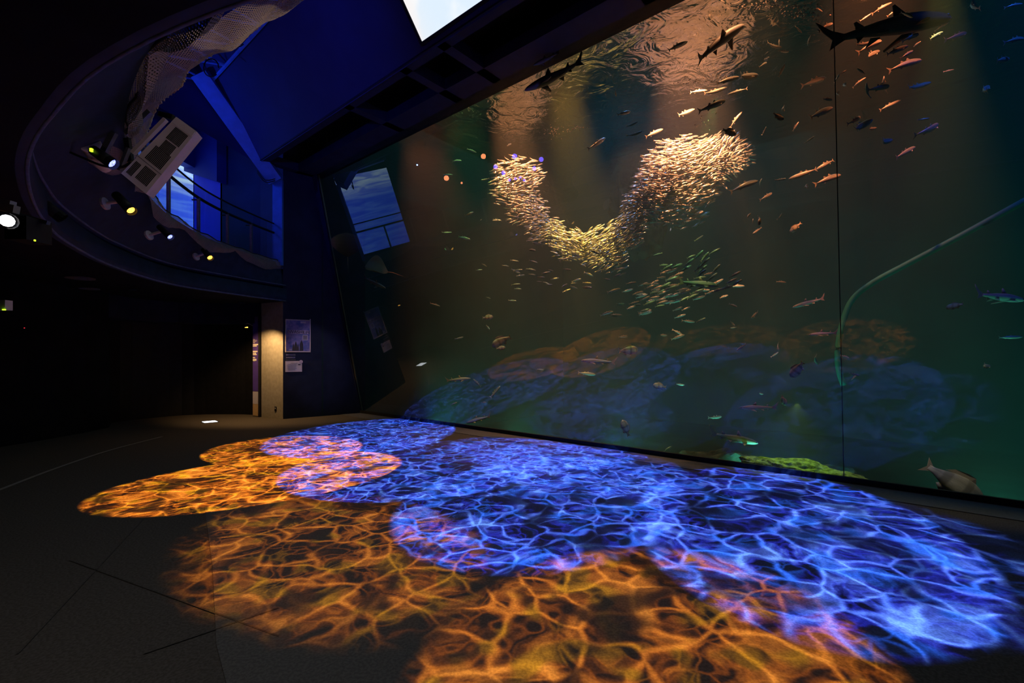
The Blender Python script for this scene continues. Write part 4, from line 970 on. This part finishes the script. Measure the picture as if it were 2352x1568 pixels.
ORD = ['', 'second ', 'third ', 'fourth ', 'fifth ', 'sixth ', 'seventh ', 'eighth ', 'ninth ', 'tenth ', 'eleventh ', 'twelfth ', 'thirteenth ', 'fourteenth ', 'fifteenth ', 'sixteenth ', 'seventeenth ', 'eighteenth ', 'nineteenth ', 'twentieth ', '21st ', '22nd ', '23rd ', '24th ', '25th ', '26th ', '27th ', '28th ', '29th ', '30th ']
zones = {}
for it in items: zones.setdefault((zone((it[0] + it[2]) / 2, (it[1] + it[3]) / 2), it[4]), []).append(it)
CNAME = {'mackerel': 'slim fish', 'bream': 'deep-bodied fish'}
for (zn, kd), L_ in zones.items():
    L_.sort(key=lambda i: i[1] + i[3])
    for r_, (x0, y0, x1, y1, _) in enumerate(L_):
        my = (y0 + y1) / 2; mx_ = (x0 + x1) / 2
        tint = 'orange-lit' if my < 430 else ('amber' if my < 640 and mx_ < 1900 else 'greenish')
        gd = glassD(mx_, my); base_ = gd + (.5 + rs.random() * 1.8) * (1 if mx_ < 1900 else .8)
        if kd == 'bream' and my > 700: base_ = gd + .6 + rs.random() * .5
        zz1 = atD(mx_, my, base_).z
        if zz1 > ZW - .12: base_ = min(base_, (ZW - .15 - CZ) * F / (HY - my))
        dd_ = rs.uniform(-.08, .08)
        tl = atD(x0, y0, base_ - dd_); hdp = atD(x1, y1, base_ + dd_)
        hdg = ('heading right' if x1 > x0 else 'heading left') if abs(x1 - x0) > abs(y1 - y0) * .7 else ('heading up' if y1 < y0 else 'heading down')
        pos = ('highest' if r_ == 0 else ORD[min(r_, 29)] + 'from top')
        put_fish(kd, hdp, tl, rs, '%s %s %s, %s, %s' % (tint, CNAME[kd], hdg, pos, zn), 'fish', 'single fish around the tank', roll=rs.uniform(-.25, .25))
# sharks and rays, each by hand: tail px, head px, distance behind the window
for kd, x0, y0, x1, y1, dz, lab, cat, roll in (
    ('shark', 1588, 139, 1709, 57, 1.0, 'pale pink-lit dogfish climbing steeply right below the water surface', 'shark', 1.0),
    ('darkshark', 1343, 145, 1205, 208, 1.6, 'dark dogfish with a red-lit back swimming left near the window top', 'shark', 0),
    ('darkshark', 1912, 78, 2185, 42, .7, 'large black silhouetted shark at the top right beside the window joint', 'shark', 0),
    ('darkshark', 1288, 122, 1225, 150, 1.2, 'small dark dogfish half hidden along the sloping top edge of the window', 'shark', 0),
    ('shark', 1551, 648, 1651, 656, .9, 'small shark with orange fins in front of the green fish shoal', 'shark', 0),
    ('shark', 1896, 684, 1820, 706, 1.7, 'dim grey-green dogfish swimming left midway down beside the joint', 'shark', 0),
    ('shark', 1927, 764, 1857, 769, 1.2, 'olive dogfish swimming left just in front of the curved pipe', 'shark', 0),
    ('shark', 1416, 832, 1335, 828, 1.0, 'yellowish dogfish swimming left above the blue floor reflection', 'shark', 0),
    ('shark', 1023, 874, 1081, 869, .8, 'pale orange dogfish swimming right low at the left end of the tank', 'shark', 0),
    ('shark', 1784, 935, 1697, 937, .9, 'reddish brown dogfish swimming left low above the boulders', 'shark', 0),
    ('shark', 1634, 996, 1741, 1018, .9, 'pale grey dogfish swimming right just above the bright green rock', 'shark', 0),
    ('shark', 1128, 955, 1071, 971, .5, 'yellow-green dogfish grazing the window foot near the left end', 'shark', 0),
    ('shark', 2240, 675, 2352, 690, 1.4, 'faint bluish dogfish at the far right edge of the window', 'shark', 0),
    ('shark', 987, 696, 1011, 703, 1.4, 'very dim small dogfish in the dark water below the blue reflection', 'shark', 0),
    ('shark', 832, 637, 886, 662, .9, 'thin orange-lit dogfish just under the brown stingray', 'shark', .6),
):
    gd = glassD((x0 + x1) / 2, (y0 + y1) / 2); D_ = gd + dz
    if y0 < 200: D_ = min(D_, (ZW - .2 - CZ) * F / (HY - min(y0, y1)))
    put_fish(kd, atD(x1, y1, D_ + .05), atD(x0, y0, D_ - .05), rs, lab, cat, roll=roll, eyes=True)
D_ = glassD(865, 620) + .9
put_fish('ray', atD(838, 612, D_), atD(905, 628, D_ + .25), rs, 'dark brown stingray with raised wings near the left end of the tank', 'ray', up=Vector((.5, -.75, .45)), roll=.3)
D_ = glassD(797, 560) + .5
put_fish('ray', atD(797, 534, D_), atD(799, 604, D_ + .1), rs, 'pale pinkish stingray gliding upright against the left edge of the window', 'ray', up=Vector((.3, -1, .1)))
# barred fish at the lower right, partly below the sill
D_ = glassD(2195, 1105) + .25
put_fish('bream', atD(2255, 1160, D_), atD(2146, 1072, D_ + .05), rs, 'brown barred fish nosing down behind the sill at lower right', 'fish')
# small green leafy coral-like fish is in the list above

# ---- the sardine school
SP = [(1190, 398, 10.8, 58, 38), (1180, 435, 10.8, 54, 40), (1212, 485, 10.6, 46, 36), (1255, 530, 10.4, 44, 32), (1315, 562, 10.1, 50, 34),
      (1385, 562, 9.9, 50, 40), (1440, 530, 9.6, 42, 42), (1468, 480, 9.4, 38, 46), (1505, 430, 9.3, 50, 52), (1540, 395, 9.1, 66, 72), (1592, 392, 9.0, 76, 78), (1662, 355, 9.0, 64, 50), (1565, 478, 9.3, 62, 44), (1390, 590, 9.9, 60, 36)]
WT = [.8, .8, .8, .8, 1, 1.1, 1, 1, 1.4, 2.0, 2.6, 1.7, .45, .5]
rs2 = random.Random(5); fish = []
while len(fish) < 4000:
    i = rs2.choices(range(len(SP)), WT)[0]; cx_, cy2, D_, rx, ry = SP[i]
    v = Vector((rs2.gauss(0, 1), rs2.gauss(0, 1), rs2.gauss(0, 1))).normalized() * (rs2.random() ** .33)
    if rs2.random() < .55 and v.y > .2: v.y = -v.y
    x, y = cx_ + v.x * rx * 1.1, cy2 - v.z * ry * 1.1; D2 = D_ + v.y * rx * D_ / F * 1.5
    p = atD(x, y, D2)
    if p.z > ZW - .25: continue
    ang = 12 + 14 * math.sin(x * .02) + rs2.gauss(0, 9)
    if 1230 < x < 1340 and y > 480: ang = -22 + rs2.gauss(0, 12)
    if 1340 < x < 1480 and y > 470: ang = 28 + rs2.gauss(0, 11)
    if x > 1640:
        rad = math.degrees(math.atan2(-(y - 375), x - 1645)); wgt = min(1, (x - 1640) / 40)
        ang = ang * (1 - wgt) + rad * wgt + rs2.gauss(0, 10)
    if x < 1260: ang = 4 + 12 * math.sin(y * .05) + rs2.gauss(0, 10)
    a_ = R(ang); d = Vector((math.cos(a_), rs2.gauss(0, .22), math.sin(a_)))
    fish.append((p, d.normalized(), rs2.uniform(.15, .205), x, y, D2))
fish.sort(key=lambda f: f[2] * -1 / f[5])
fish.sort(key=lambda f: -f[2] / (f[5] + (1.2 if False else 0)))
top_ = fish[:300]; rest = fish[300:]
for p, d, L_, x, y, D2 in top_:
    part = (('along the top' if y < 345 else 'at the spiky right tip' if x > 1660 else 'at the underside' if y > 440 else 'in the middle') + ' of the big right lobe of the school') if x > 1490 and y < 520 else ('in the lower curve of the school' if x > 1290 else 'in the left lobe of the school')
    put_fish('sardine', p + d * L_ / 2, p - d * L_ / 2, rs2, 'small silver sardine ' + part, 'fish', 'sardines ' + part)
Vs = []; Fs = []; As = []; base_n = 0
for p, d, L_, x, y, D2 in rest:
    V, Fc, A = BANK['sardine', rs2.choice((0, 1, 2))]; mt = np.array(basis(d, roll=rs2.uniform(-.3, .3)))
    Vs.append(V * L_ @ mt.T + np.array(p)); As.append(A); Fs += [tuple(base_n + i for i in f) for f in Fc]; base_n += len(V)
me = geo_mesh('sardine_school', (np.vstack(Vs), Fs, np.vstack(As)), M['sardine'])
o = bpy.data.objects.new('sardine_school', me); col.objects.link(o)
o['label'] = 'dense curling mass of silver sardines forming the bait ball behind the nearest ones'; o['category'] = 'fish'; o['kind'] = 'stuff'

# ---- green shoal under it
rs3 = random.Random(9)
spots_ = [(1605, 585, 45), (1618, 590, 50), (1618, 602, 42), (1608, 612, 42), (1613, 618, 42), (1612, 627, 42), (1644, 618, 48), (1636, 636, 40), (1582, 603, 42), (1556, 610, 25), (1532, 614, 30), (1576, 616, 30), (1680, 645, 25), (1689, 630, 30), (1692, 650, 35), (1670, 660, 15), (1650, 666, 15)]
gsh = []
for x, y, an in spots_: gsh.append((x, y, an, 30, .5))
for k in range(75):
    x = rs3.gauss(1540, 62); y = 668 + (1560 - x) * .12 + rs3.gauss(0, 34)
    gsh.append((x, y, rs3.gauss(16, 7), rs3.uniform(22, 34), rs3.uniform(1.0, 3.0)))
for k in range(26):
    gsh.append((rs3.uniform(1180, 1440), rs3.uniform(590, 665), rs3.gauss(0, 14), rs3.uniform(16, 24), rs3.uniform(1.0, 3)))
for gi, (x, y, an, ln, dz) in enumerate(gsh):
    D_ = glassD(x, y) + dz; a_ = R(an); d = Vector((math.cos(a_), rs3.gauss(0, .15), math.sin(a_))); L_ = ln / F * D_
    p = atD(x, y, D_); lp = 'scattered thinly left of the green shoal' if x < 1440 else 'in the loose shoal below the big sardine lobe, ' + ('left half' if x < 1530 else 'right half')
    if gi < len(spots_): lab = 'bright green slim fish, %s at the upper right of the shoal' % (('highest' if spots_[gi][1] == 585 else ORD[sorted(spots_, key=lambda q: q[1]).index(spots_[gi])] + 'from top'))
    else: lab = 'dim green slim fish ' + lp
    put_fish('mackerel', p + d * L_ / 2, p - d * L_ / 2, rs3, lab, 'fish', 'green fish ' + lp)

# bubbles
def bubbles(label, spec, n, seed, rmin=.004, rmax=.011):
    r3 = random.Random(seed); mb = MB()
    for k in range(n):
        x, y, sx_, sy_ = spec[k % len(spec)]; px, py = r3.gauss(x, sx_), r3.gauss(y, sy_)
        D_ = glassD(px, py) + r3.uniform(.6, 1.2); D_ = min(D_, (ZW - .05 - CZ) * F / (HY - py)) if py < 500 else D_
        p = atD(px, py, D_); r = r3.uniform(rmin, rmax)
        mb.add([p + Vector(v) * r for v in em_.v], em_.f)
    mb.build('air_bubbles', M['bubble'], None, True, label=label, category='bubbles', kind='stuff')


bubbles('glittering cluster of bubbles rising at the top centre right of the window', [(1848, 25, 22, 9), (1835, 35, 30, 8), (1760, 10, 35, 8)], 190, 3)
bubbles('fine trail of sparkling bubbles above the big sardine lobe', [(1592, 184, 22, 6), (1622, 280, 12, 14), (1645, 180, 20, 5)], 80, 4, .004, .009)
bubbles('line of tiny orange bubbles between the two sardine lobes', [(1290, 296, 20, 3), (1320, 293, 15, 3), (1275, 305, 14, 6)], 70, 5, .004, .009)
bubbles('orange froth along the sloping top edge of the window', [(1350, 92, 16, 4), (1440, 35, 12, 6)], 90, 6, .006, .014)
